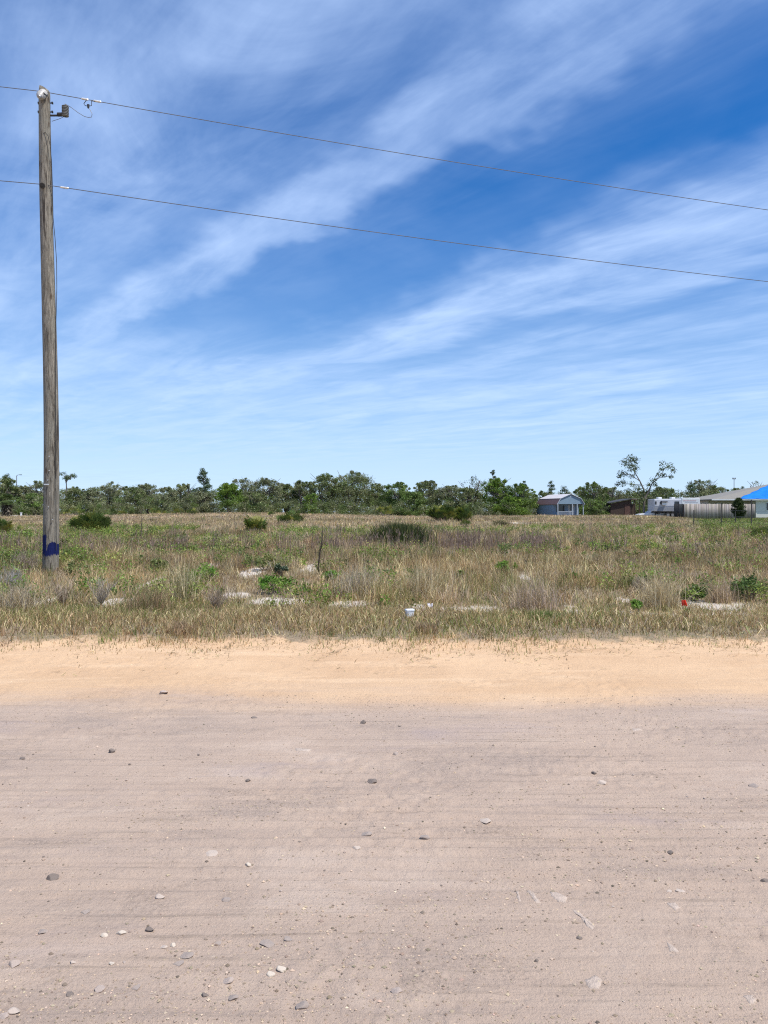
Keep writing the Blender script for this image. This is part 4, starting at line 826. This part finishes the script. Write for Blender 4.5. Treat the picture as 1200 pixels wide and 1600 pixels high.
# camper
d = 96.5; a0 = P(1022, 800, d); S = d / F; gz = float(GZ(a0.x + 2.5, d)); cp = thing('camper_trailer', (a0.x, d, gz), 'grey fifth wheel camper with a raised white front section', 'camper')
M_camp = pm('silver_camper_side', (.56, .57, .60), .4, .06, 2); zt = EYE + (800 - 779.5) * S - gz; zb = EYE + (800 - 799) * S - gz; Lb = 43.5 * S
MB().box(0, 0, zb, Lb, 2.45, zt).build('body', M_camp, cp, bevel=.1)
MB().box(.02, -.012, zb + .02, Lb - .02, -.002, zb + (zt - zb) * .34).build('lower_panel', pm('grey_skirt', (.27, .28, .30), .5, .1), cp)
MB().box(.02, -.016, zb + (zt - zb) * .40, Lb - .02, -.003, zb + (zt - zb) * .44).build('stripe', pm('dark_stripe', (.14, .15, .18), .5), cp)
zn = EYE + (800 - 777.8) * S - gz; x1 = 72 * S
MB().prism([(Lb - .03, zn - .95), (x1 - .1, zn - .95), (x1, zn - .7), (x1 - .05, zn - .05), (x1 - .15, zn), (Lb - .03, zn)], -.02, 2.47, 'y').build('nose', M_white, cp, bevel=.06)
MB().box(Lb + .15, -.032, zn - .42, x1 - .5, -.021, zn - .30).build('nose_stripe', pm('pale_red_stripe', (.55, .42, .42), .5), cp); MB().box(Lb + .35, -.032, zn - .62, x1 - .3, -.021, zn - .55).build('nose_stripe', pm('pale_grey_stripe', (.5, .5, .52), .5), cp)
for xx, ww, z0_, z1_ in ((1.5, 1.5, 0, 0), (2.5, 1.2, 0, 0), (9.2, 2.5, 0, 0), (33 - 1, 6.5, 0, 0)):
    xa = xx * S; f_ = MB().box(xa, -.03, zb + (zt - zb) * .56, xa + ww * S * 1.1, -.004, zb + (zt - zb) * .80).build('window', M_darkgrey, cp); MB().box(xa + .03, -.036, zb + (zt - zb) * .575, xa + ww * S * 1.1 - .03, -.031, zb + (zt - zb) * .785).build('pane', M_glass, f_)
MB().box(12 * S, -.34, zb + (zt - zb) * .48, 18 * S, -.004, zb + (zt - zb) * .74).build('slide_out', M_white, cp, bevel=.03); MB().prism([(-.45, zb + (zt - zb) * .76), (-.004, zb + (zt - zb) * .84), (-.004, zb + (zt - zb) * .80), (-.45, zb + (zt - zb) * .72)], 11 * S, 20 * S, 'x').build('awning', M_darkgrey, cp)
for xa in (10, 31): MB().box(xa * S, .8, zt - .01, (xa + 6) * S, 1.6, zt + .24).build('roof_unit', M_white, cp, bevel=.06)
for xa in (22, 29): w_ = MB().tube([(xa * S, .02, .34), (xa * S, .26, .34)], .34, 18).build('wheel', M_dark, cp); MB().tube([(xa * S, .005, .34), (xa * S, .02, .34)], .18, 12).build('rim', M_steel, w_)
m_ = MB(); m_.box(.1, .3, zb - .14, Lb, .42, zb - .005); m_.box(.1, 2.0, zb - .14, Lb, 2.12, zb - .005); m_.build('chassis', M_dark, cp)
for xa in (.3, Lb - .2, x1 - .5): MB().box(xa - .05, .3, -.05, xa + .05, .42, zb - .14 if xa < Lb else zn - .95).build('jack', M_dark, cp)
MB().box(5.5 * S, -.06, zb - .32, 9.5 * S, .5, zb - .06).build('step', M_dark, cp)

# board fence
M_boards, n = newmat('weathered_fence_boards')
co = n.n('ShaderNodeTexCoord').outputs['Object']; at = n.n('ShaderNodeAttribute', attribute_name='tint').outputs['Color']; gr = n.noise(n.scl(co, (14, 14, 1.2)), 1.0, 5, .6)
b = n.n('ShaderNodeBsdfPrincipled', {'Base Color': n.mix(n.step(gr, .3, .7), n.mix(1.0, at, (.75, .75, .75), 'MULTIPLY'), at), 'Roughness': .9, 'Specular IOR Level': .15}); out(n, b.outputs[0])
def fence_run(fe, p0, p1, hz, npan, base):
    D = p1 - p0; D.z = 0; Lr = D.length; D.normalize(); N = Vector((D.y, -D.x, 0)); o = 0
    for k in range(npan):
        Vs, Fs, Cs = [], [], []; nb_ = int(Lr / npan / .14)
        for i in range(nb_):
            s0 = Lr * (k + i / nb_) / npan + .01; s1 = s0 + Lr / npan / nb_ - random.uniform(.008, .03); c = np.array(base) * random.uniform(.6, 1.3) * np.array([1, random.uniform(.95, 1.02), random.uniform(.9, 1.05)])
            off = random.uniform(-.006, .006); zt_ = hz + random.uniform(-.035, .035)
            for s_, q_, z_ in ((s0, 0, 0), (s1, 0, 0), (s1, .02, 0), (s0, .02, 0), (s0, 0, 1), (s1, 0, 1), (s1, .02, 1), (s0, .02, 1)):
                pt = p0 + D * s_ - N * (q_ + off); zg = float(GZ(fe.location.x + pt.x, fe.location.y + pt.y)) - fe.location.z; Vs.append((pt.x, pt.y, zg + .02 if z_ == 0 else p0.z + zt_)); Cs.append(c)
            b_ = len(Vs) - 8; Fs += [[b_ + q for q in f] for f in ((3, 2, 1, 0), (4, 5, 6, 7), (0, 1, 5, 4), (1, 2, 6, 5), (2, 3, 7, 6), (3, 0, 4, 7))]
        mesh_np('fence_panel', np.array(Vs), np.array(Fs), M_boards, np.array(Cs), fe)
    for k in range(npan + 1): pt = p0 + D * (Lr * k / npan) - N * .09; MB().box(pt.x - .05, pt.y - .05, -.5, pt.x + .05, pt.y + .05, p0.z + hz - .05).build('post', M_darkwood, fe)
d = 96.0; c0 = P(1069, 800, 93.5); gz = float(GZ(c0.x, c0.y)); fe = thing('board_fence', (c0.x, c0.y, gz), 'weathered grey board fence in front of the house and camper', 'fence')
ht = EYE + (800 - 787.3) / F * 93.5 - gz; e1 = P(1180, 800, 96.0); e2 = P(1053, 800, 97)
fence_run(fe, Vector((0, 0, 0)), Vector((e1.x - c0.x, e1.y - c0.y, 0)), ht, 4, (.40, .36, .33))
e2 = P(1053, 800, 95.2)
fence_run(fe, Vector((e2.x - c0.x, e2.y - c0.y, 0)), Vector((-.03, .1, 0)), ht, 1, (.075, .075, .075))  # return panel: shade on this side is put into the near-black board colour

# house
d = 100.0; S = d / F; a0 = P(1182, 800, d); gz = float(GZ(a0.x, d)); hs_ = thing('house', (a0.x, d, gz), 'cream single storey house with a grey hip roof', 'house')
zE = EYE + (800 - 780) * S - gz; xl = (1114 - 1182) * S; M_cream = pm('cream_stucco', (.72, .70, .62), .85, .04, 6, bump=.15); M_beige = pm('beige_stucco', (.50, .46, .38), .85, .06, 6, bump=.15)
MB().box(0, 0, -.3, 12, 9.5, zE - .02).build('front_wall', M_cream, hs_); MB().box(xl, 1.6, -.3, -.002, 9.5, zE - .02).build('side_wall', M_beige, hs_)
M_shing, n = newmat('grey_shingles')
co = n.n('ShaderNodeTexCoord').outputs['Object']; br = n.n('ShaderNodeTexBrick', {'Vector': co, 'Color1': (.20, .19, .165, 1), 'Color2': (.27, .25, .215, 1), 'Mortar': (.14, .13, .12, 1), 'Scale': 4.0, 'Mortar Size': .01})
b = n.n('ShaderNodeBsdfPrincipled', {'Base Color': n.mix(.4, br.outputs[0], n.mix(n.noise(co, 3, 5, .6), (.16, .15, .13), (.31, .29, .25))), 'Roughness': .9}); out(n, b.outputs[0])
ze = zE; xe0, xe1, ye0, ye1 = xl - .35, 12.4, -.45, 10.2; rp = .42; run = (ye1 - ye0) / 2; zr_ = ze + run * rp; xr0, xr1 = xe0 + run * 2.0, xe1 - run
vs = [(xe0, ye0, ze), (xe1, ye0, ze), (xe1, ye1, ze), (xe0, ye1, ze), (xr0, ye0 + run, zr_), (xr1, ye0 + run, zr_), (xe0, ye0, ze - .14), (xe1, ye0, ze - .14), (xe1, ye1, ze - .14), (xe0, ye1, ze - .14)]
MB().add(vs, [(0, 1, 5, 4), (1, 2, 5), (2, 3, 4, 5), (3, 0, 4), (0, 6, 7, 1), (1, 7, 8, 2), (2, 8, 9, 3), (3, 9, 6, 0), (9, 8, 7, 6)]).build('roof', M_shing, hs_)
m_ = MB(); m_.box(xe0, ye0 - .03, ze - .15, xe1, ye0 - .003, ze - .0); m_.build('fascia', M_white, hs_)
def win(xa, xb, za, zb_, y_):
    f_ = MB().box(xa, y_ - .05, za, xb, y_ - .003, zb_).build('window', M_white, hs_); MB().box(xa + .07, y_ - .058, za + .07, xb - .07, y_ - .051, zb_ - .07).build('pane', M_glass, f_)
win(14.5 * S, 25 * S, .95, 2.0, 0); win((1150 - 1182) * S * .7, (1150 - 1182) * S * .7 + 1.0, 1.0, 1.95, 1.6); win(xl + 1.1, xl + 1.7, 1.3, 1.95, 1.6)
m_ = MB(); m_.box(-.09, -.04, -.3, .0, -.003, zE - .16); m_.build('corner_trim', M_cream, hs_)
# blue tarp laid over the front slope of the roof
def slope(xx, t, lift=.045):                       # t: 0 eave .. 1 ridge on the front slope
    return (xx, ye0 + run * t, ze + run * rp * t + lift)
M_tarp, n = newmat('blue_tarp'); co = n.n('ShaderNodeTexCoord').outputs['Object']
b = n.n('ShaderNodeBsdfPrincipled', {'Base Color': n.mix(n.step(n.noise(co, 1.5, 5, .6), .3, .7), (.0, .155, .60), (.005, .20, .70)), 'Roughness': .55, 'Specular IOR Level': .2})
n.put(b.inputs['Normal'], n.n('ShaderNodeBump', {'Strength': .5, 'Distance': .1, 'Height': n.noise(n.scl(co, (1, 3, 3)), 1.6, 4, .6)}).outputs[0]); out(n, b.outputs[0])
vs, fs = [], []; NX, NY = 40, 20
for j in range(NY + 1):
    t = -.01 + 1.0 * j / NY
    xl_ = (1151 - 1182) * S + max(0, t) * 86 * S + .12 * math.sin(j * 1.3)
    for i in range(NX + 1):
        f_ = i / NX; xx = xl_ + (11.0 - xl_) * f_; px_, py_, pz_ = slope(xx, t, .05 + .02 * math.sin(i * 1.1 + j * .6) + .02 * random.random()); vs.append((px_, py_, pz_))
fs = [(j * (NX + 1) + i, j * (NX + 1) + i + 1, (j + 1) * (NX + 1) + i + 1, (j + 1) * (NX + 1) + i) for j in range(NY) for i in range(NX)]
tp = MB().add(vs, fs).build('roof_tarp', M_tarp, smooth=True); tp.location = hs_.location; tag(tp, 'bright blue tarp covering the front slope of the hip roof', 'tarp'); sm = tp.modifiers.new('thickness', 'SOLIDIFY'); sm.thickness = .01; sm.offset = 1
# wire fence with metal posts
M_post = pm('dark_metal_post', (.05, .05, .045), .7, .2, 5); wf0 = None; pp = []
for px, top, bot in ((1084, 797, 822), (1127, 786, 823), (1149, 799, 824), (1174, 781, 827), (1232, 784, 832)):
    x, y, z = ray(px, bot); pp.append((Vector((x, y, z)), EYE + (800 - top) / F * y))
wf = thing('wire_fence', tuple(pp[0][0]), 'thin wire fence on dark metal posts along the field edge', 'fence'); o0 = pp[0][0]
for p_, zt_ in pp: MB().box(p_.x - o0.x - .022, p_.y - o0.y - .022, p_.z - o0.z - .1, p_.x - o0.x + .022, p_.y - o0.y + .022, zt_ - o0.z).build('post', M_post, wf)
for hgt in (.3, .6, .9): MB().tube([p_ - o0 + Vector((0, -.03, hgt)) for p_, zt_ in pp], .004, 5).build('wire', M_wire, wf)
# little fence posts along the far sandy track at left
for i, (px, lb) in enumerate(((33, 'short white post by the sandy track left of the pole'), )):
    x, y = (px - 600) / F * 90, 90; z = float(GZ(x, y)); o = MB().box(-.08, -.08, -.1, .08, .08, .45).box(-.1, -.1, .45, .1, .1, .5).build('marker_post', M_white); o.location = (x, y, z); tag(o, lb, 'post')
# far lamps
def lamp(px, top, d, label, arm):
    x = (px - 600) / F * d; z0 = float(GZ(x, d)); zt_ = EYE + (800 - top) / F * d - z0; t_ = thing('street_lamp', (x, d, z0), label, 'street lamp')
    MB().tube([(0, 0, -.1), (0, 0, zt_)], [.09, .06], 10).build('pole', M_steel, t_)
    if arm: MB().tube([(0, 0, zt_ - .05), (.2, 0, zt_ + .1), (.55, 0, zt_ + .12)], .04, 8).build('arm', M_steel, t_); MB().box(.45, -.1, zt_ + .06, .85, .1, zt_ + .16).build('lamp_head', M_dark, t_, bevel=.03)
    else: MB().box(-.3, -.12, zt_ - .1, .3, .12, zt_).build('lamp_head', M_dark, t_); MB().box(-.3, -.1, zt_, -.12, .1, zt_ + .2).box(.12, -.1, zt_, .3, .1, zt_ + .2).build('floodlight', M_steel, t_)
lamp(26, 743, 124, 'thin street lamp with a short arm behind the left trees', True); lamp(1147, 748, 150, 'distant floodlight pole above the hip roof', False)

# ------------------------------------------------------------------ small things at the roadside
M_tub, n = newmat('white_plastic'); b = n.n('ShaderNodeBsdfPrincipled', {'Base Color': (.78, .80, .82, 1), 'Roughness': .4, 'Subsurface Weight': .1, 'Subsurface Radius': (.02, .02, .02)}); out(n, b.outputs[0])
x, y, z = ray(640, 975); tub = thing('plastic_tub', (x, y, float(GZ(x, y)) + .02), 'small white plastic tub lying in the verge grass', 'tub', rz=.3); S = y / F
def rrect(hx, hy, z_, r, n_=5):
    return [(sx_ * (hx - r) + r * math.cos(a), sy_ * (hy - r) + r * math.sin(a), z_) for sx_, sy_, a_ in ((1, 1, 0), (-1, 1, 1.5708), (-1, -1, 3.1416), (1, -1, 4.7124)) for a in [a_ + 1.5708 * k / n_ for k in range(n_ + 1)]]
rings = [rrect(5.6 * S, 4 * S, 0, 1.5 * S), rrect(6.3 * S, 4.6 * S, 9.5 * S, 1.7 * S), rrect(6.9 * S, 5.2 * S, 9.6 * S, 1.8 * S), rrect(6.9 * S, 5.2 * S, 11 * S, 1.8 * S)]
nn = len(rings[0]); vs = [p for r_ in rings for p in r_]; fs = [(i * nn + k, i * nn + (k + 1) % nn, (i + 1) * nn + (k + 1) % nn, (i + 1) * nn + k) for i in range(3) for k in range(nn)] + [tuple(range(nn))[::-1]]
MB().add(vs, fs).build('body', M_tub, tub); MB().add(rrect(7 * S, 5.3 * S, 11 * S + .001, 1.8 * S) + rrect(6.6 * S, 5 * S, 12.3 * S, 1.8 * S), [tuple(range(nn))[::-1], tuple(range(nn, 2 * nn))] + [(k, (k + 1) % nn, nn + (k + 1) % nn, nn + k) for k in range(nn)]).build('lid', M_tub, tub)
x, y, z = ray(672, 953); bg_ = MB(); S = y / F; NXb = 12; vs = []
for j in range(NXb):
    for i in range(NXb): vs.append(((i / (NXb - 1) - .5) * 8 * S, (j / (NXb - 1) - .5) * .12, .03 + .07 * float(fbm(i, j, 3.0, 301)) + 4 * S * math.sin(math.pi * j / (NXb - 1))))
bg_.add(vs, [(j * NXb + i, j * NXb + i + 1, (j + 1) * NXb + i + 1, (j + 1) * NXb + i) for j in range(NXb - 1) for i in range(NXb - 1)])
o = bg_.build('plastic_bag', pm('faded_plastic', (.50, .47, .49), .5, .15, 20), smooth=True); o.location = (x, y, float(GZ(x, y)) + .0); tag(o, 'crumpled pale plastic bag right of the white tub', 'bag'); sm = o.modifiers.new('thickness', 'SOLIDIFY'); sm.thickness = .004
x, y, z = ray(1067, 958); S = y / F; fl_ = thing('marker_flag', (x, y, float(GZ(x, y))), 'small red survey flag standing on bare sand', 'flag'); zf = 20 * S
MB().tube([(0, 0, -.03), (.004, 0, zf * .5), (.0, 0, zf + .01)], .0022, 6).build('stake', M_steel, fl_); vs = []; NF = 10
for j in range(NF + 1):
    for i in range(NF + 1): a = i / NF; b_ = j / NF; w_ = 8.5 * S; vs.append((-.035 + a * w_ * (1 - .25 * b_), .016 * math.sin(a * 5 + b_ * 2), zf * .50 + b_ * 9.0 * S + .03 * a * (1 - a)))
vs = [(p[0] + .02, p[1], p[2]) for p in vs]
M_flag, n = newmat('red_flag_plastic'); d1 = n.n('ShaderNodeBsdfDiffuse', {0: (.78, .055, .03, 1)}); d2 = n.n('ShaderNodeBsdfTranslucent', {0: (.9, .09, .04, 1)}); out(n, n.n('ShaderNodeMixShader', {0: .4, 1: d1.outputs[0], 2: d2.outputs[0]}).outputs[0])
ob = MB().add(vs, [(j * (NF + 1) + i, j * (NF + 1) + i + 1, (j + 1) * (NF + 1) + i + 1, (j + 1) * (NF + 1) + i) for j in range(NF) for i in range(NF)]).build('flag_sheet', M_flag, fl_, smooth=True)

# ------------------------------------------------------------------ stones on the road
M_st = {'dark': pm('dark_stone', (.23, .185, .155), .9, .3, 30, bump=.5), 'grey': pm('grey_stone', (.40, .325, .275), .9, .2, 30, bump=.5), 'pale': pm('pale_limestone', (.52, .425, .35), .9, .12, 30, bump=.4), 'cream': pm('cream_limestone', (.60, .51, .41), .9, .1, 30, bump=.4), 'rose': pm('dusty_stone', (.50, .40, .335), .9, .15, 30, bump=.5)}
import bmesh
def stone_mesh(kind, seed):
    rg = random.Random(seed); bm = bmesh.new(); bmesh.ops.create_icosphere(bm, subdivisions=3, radius=1.0)
    pl = [(Vector((rg.gauss(0, 1), rg.gauss(0, 1), rg.gauss(0, 1))).normalized(), rg.uniform(.45, .85)) for _ in range(9)]
    for v_ in bm.verts:
        p = v_.co.copy()
        for nn_, dd_ in pl:
            k_ = p.dot(nn_) - dd_
            if k_ > 0: p -= nn_ * k_ * .92
        q_ = p * (1 + .10 * (float(vn(p.x * 3 + 9, p.y * 3 + p.z * 2 + 9, 1, seed)) - .5)); v_.co = q_
    me = bpy.data.meshes.new('stone'); bm.to_mesh(me); bm.free(); me.materials.append(M_st[kind]); return me
SM = {k: [stone_mesh(k, i * 7 + 3 + len(k)) for i in range(5)] for k in M_st}
def stone(px, py, r, kind, label, flat=.6, wide=1.05, group='loose stones on the gravel road', sink=.42):
    d = EYE * F / (py - 800); x = (px - 600) / F * d; s = r / F * d
    o = bpy.data.objects.new('stone', random.choice(SM[kind])); link(o); o.scale = (s * wide, s * random.uniform(.8, 1.1), s * flat); o.location = (x, d, float(road_h(x, d)) + s * flat * (.62 - sink)); o.rotation_euler = (random.uniform(-.2, .2), random.uniform(-.2, .2), random.uniform(-.5, .5)); return tag(o, label, 'stone', group)
for a_ in [(175, 1176, 6, 'dark', 'dark round stone in the left half of the road far side', .9), (388, 1217, 5, 'dark', 'dark pebble left of the road centre, midway to the sand'), (568, 1130, 5, 'dark', 'dark round pebble nearest the sand in the road centre', .9),
           (583, 1219, 9, 'dark', 'flat ragged dark stone at the road centre', .45), (256, 1090, 8, 'rose', 'dusty pink stone lying at the gravel and sand border', .4), (397, 1121, 5, 'dark', 'thin dark chip by the sand border left of centre', .35),
           (618, 1178, 5, 'grey', 'grey pebble just above the flat ragged dark stone'), (928, 1205, 5, 'dark', 'small dark chip above the angular pale stone on the right', .6), (940, 1222, 9, 'pale', 'angular pale stone on the right half of the road', .5),
           (1178, 1227, 8, 'grey', 'flat grey stone near the right frame edge', .4), (760, 1285, 10, 'pale', 'broad pale flat stone right of centre', .3), (663, 1311, 8, 'grey', 'tilted light grey stone with a dark underside near the centre', .6),
           (1048, 1332, 5, 'dark', 'dark pebble with pale chips around it on the right', .7), (82, 1370, 10, 'dark', 'jagged dark stone at the left of the road', .7), (388, 1349, 5, 'cream', 'cream pebble alone left of centre', .7),
           (330, 1334, 10, 'pale', 'pale flat chip left of the lone cream pebble', .25), (250, 1401, 10, 'pale', 'pale lumpy stone above the dark stone on the left', .5), (353, 1405, 8, 'grey', 'grey angular stone right of the pale lumpy stone', .5),
           (133, 1424, 8, 'grey', 'grey flat chip below the jagged dark stone', .3), (68, 1457, 8, 'grey', 'bluish grey sliver at the lower left', .3), (234, 1453, 9, 'dark', 'dark ragged stone in the lower left', .5),
           (190, 1459, 8, 'cream', 'cream oblong stone left of the dark ragged stone', .5), (163, 1463, 6, 'cream', 'small cream stone left of the oblong cream one', .5), (340, 1474, 7, 'grey', 'grey stone with a dark edge above the flat slab', .4),
           (270, 1476, 5, 'cream', 'bright cream pebble above the grey slabs', .7), (256, 1478, 6, 'pale', 'pale chip beside the bright cream pebble', .4), (292, 1491, 11, 'grey', 'bluish grey slab below the bright cream pebble', .25), (278, 1504, 10, 'grey', 'second grey slab just below the bluish one', .22),
           (418, 1474, 12, 'grey', 'long flat grey stone in the lower left centre', .2), (450, 1468, 9, 'grey', 'short grey slab at the right end of the long slab', .2), (440, 1515, 8, 'cream', 'upper of two bright cream stones at the lower centre', .6), (424, 1523, 7, 'cream', 'lower of two bright cream stones at the lower centre', .6),
           (22, 1508, 10, 'rose', 'dusty stone with a dark side at the lower left edge', .6), (114, 1505, 6, 'pale', 'pale square chip in the lower left', .4), (175, 1505, 5, 'cream', 'tiny cream pebble in the lower left', .6),
           (155, 1544, 9, 'rose', 'dusty lump left of the grey flat stone', .5), (212, 1542, 8, 'grey', 'grey flat oval stone in the lower left', .3), (110, 1553, 9, 'dark', 'thin dark sliver in the lower left', .25), (365, 1559, 10, 'grey', 'blue grey flat stone near the bottom left of centre', .3),
           (471, 1573, 11, 'grey', 'large grey stone with deep shadow at the bottom centre', .75), (320, 1555, 7, 'dark', 'dark crumbly lump left of the blue grey flat stone', .5), (356, 1533, 9, 'rose', 'dusty long stone above the blue grey flat stone', .5),
           (22, 1582, 12, 'pale', 'pale stone at the bottom left corner', .5), (8, 1590, 8, 'rose', 'dusty stone cut by the bottom left corner', .5), (621, 1551, 10, 'rose', 'dusty flat stone at the bottom right of centre', .45), (838, 1502, 4, 'dark', 'dark speck pebble at the lower right of centre', .8),
           (905, 1465, 5, 'dark', 'dark chip below the chalky streaks', .5), 
           (1195, 1376, 7, 'dark', 'dark clod at the right edge of the road', .5), (1063, 1390, 8, 'pale', 'pale crumbly stone on the right', .35), (1045, 1392, 6, 'pale', 'small pale chip left of the pale crumbly stone', .35), (35, 1187, 5, 'dark', 'small dark pebble near the left edge, far side', .6), (572, 1304, 9, 'grey', 'grey chip left of the tilted light grey stone', .4),
           (557, 1326, 7, 'pale', 'pale chip below the grey chip near the centre', .3)]:
    o = stone(*a_[:5], flat=(a_[5] if len(a_) > 5 else .6))
for i in range(70):
    py = 800 + 300 * (random.random() ** -.0) if False else random.choice([random.uniform(1105, 1250), random.uniform(1130, 1590), random.uniform(1300, 1590)]); kd = random.choice(['dark', 'dark', 'grey', 'rose', 'pale'])
    stone(random.uniform(5, 1195), py, random.uniform(1.2, 2.8), kd, {'dark': 'tiny dark pebble among the scattered gravel', 'grey': 'tiny grey pebble among the scattered gravel', 'rose': 'tiny dusty pink pebble among the scattered gravel', 'pale': 'tiny pale pebble among the scattered gravel'}[kd], .7, group='tiny ' + kd + ' pebbles on the road')
# pale chalky slabs worn flush with the road: each its own outline on the ground, slightly domed
M_chalk = pm('worn_chalk', (.52, .415, .335), .95, .16, 40, bump=.6)
def slab(poly, label):
    pts = [((px - 600) / F * (EYE * F / (py - 800)), EYE * F / (py - 800)) for px, py in poly]; res = []
    for i in range(len(pts)):
        a, b_ = pts[i], pts[(i + 1) % len(pts)]
        for k in range(4): t = k / 4; j = .0035; res.append((a[0] + (b_[0] - a[0]) * t + random.uniform(-j, j), a[1] + (b_[1] - a[1]) * t + random.uniform(-j, j)))
    cx, cy = np.mean([p[0] for p in res]), np.mean([p[1] for p in res]); z0 = float(road_h(cx, cy)); nn = len(res)
    rg_ = lambda f, dz: [((p[0] - cx) * f, (p[1] - cy) * f, float(road_h(cx + (p[0] - cx) * f, cy + (p[1] - cy) * f)) - z0 + dz) for p in res]
    vs = rg_(1.08, -.012) + rg_(.95, .0005) + rg_(.6, .002) + [(0, 0, .0025)]
    fs = [(r_ * nn + k, r_ * nn + (k + 1) % nn, (r_ + 1) * nn + (k + 1) % nn, (r_ + 1) * nn + k) for r_ in range(2) for k in range(nn)] + [(2 * nn + k, 2 * nn + (k + 1) % nn, 3 * nn) for k in range(nn)]
    o = MB().add(vs, fs).build('flat_stone', M_chalk, smooth=True); o.location = (cx, cy, z0); tag(o, label, 'stone', 'chalky slabs worn flush with the road')
slab([(806, 1391), (810, 1390), (815, 1407), (811, 1409)], 'leftmost narrow chalky stone worn into the road')
slab([(822, 1387), (829, 1386), (836, 1396), (845, 1410), (838, 1412), (830, 1400)], 'slanted chalky stone right of the leftmost narrow one')
slab([(857, 1391), (870, 1392), (888, 1403), (884, 1410), (872, 1408), (860, 1400)], 'broad chalky stone above the long slanting one')
slab([(892, 1419), (902, 1421), (916, 1433), (930, 1447), (925, 1452), (917, 1447), (907, 1433)], 'long chalky stone slanting down to the right')
slab([(912, 1530), (930, 1523), (942, 1533), (938, 1545), (920, 1544)], 'wide faint chalky stone at the lower right of the road')
slab([(1041, 1470), (1048, 1475), (1062, 1489), (1046, 1488)], 'triangular chalky stone at the lower right')
slab([(1040, 1410), (1055, 1409), (1064, 1418), (1055, 1422)], 'faint chalky stone below the pale crumbly stone')
slab([(1160, 1557), (1178, 1556), (1183, 1566), (1172, 1571)], 'faint grey stone in the bottom right corner')
slab([(985, 1222 - 85), (1000, 1138), (1004, 1141), (988, 1142)], 'small chalky fleck at the far right of the road')
slab([(460, 1168), (488, 1170), (484, 1175), (462, 1174)], 'pale chalky patch left of centre on the far side')
# fine loose gravel grains
NG = 34000; t = RNG.random(NG); yg = 2.1 + 4.5 * t ** 1.3; xg = (RNG.random(NG) - .5) * (yg * 1.1 + .5); k = RNG.random(NG) < .25 + .9 * sst(fbm(xg * .5, yg, .5, 401), .45, .65); xg, yg = xg[k], yg[k]; rg = RNG.lognormal(-5.95, .45, len(xg)).clip(.0012, .008)
oct_ = np.array([[1, 0, 0], [-1, 0, 0], [0, 1, 0], [0, -1, 0], [0, 0, 1], [0, 0, -1.0]]); of = np.array([[0, 2, 4], [2, 1, 4], [1, 3, 4], [3, 0, 4]])
V = np.stack([xg, yg, road_h(xg, yg) + rg * .2], -1)[:, None] + oct_[None] * rg[:, None, None] * RNG.uniform(.6, 1.4, (len(xg), 6, 1)) * np.array([1.1, 1.1, .7]); Fc = (np.arange(len(xg))[:, None, None] * 6 + of).reshape(-1, 3)
C = pickcol([np.ones(len(xg)), .8 * np.ones(len(xg)), .25 * np.ones(len(xg)), .03 * np.ones(len(xg))], [np.array([.42, .335, .28]), np.array([.33, .265, .225]), np.array([.20, .165, .145]), np.array([.52, .44, .36])])
M_gr, n = newmat('gravel_grains'); b = n.n('ShaderNodeBsdfPrincipled', {'Base Color': n.n('ShaderNodeAttribute', attribute_name='tint').outputs['Color'], 'Roughness': .95, 'Specular IOR Level': .15}); out(n, b.outputs[0])
tag(mesh_np('loose_gravel', V.reshape(-1, 3), Fc, M_gr, np.repeat(C, 6, 0)), 'fine loose gravel grains strewn over the road', 'gravel', kind='stuff')
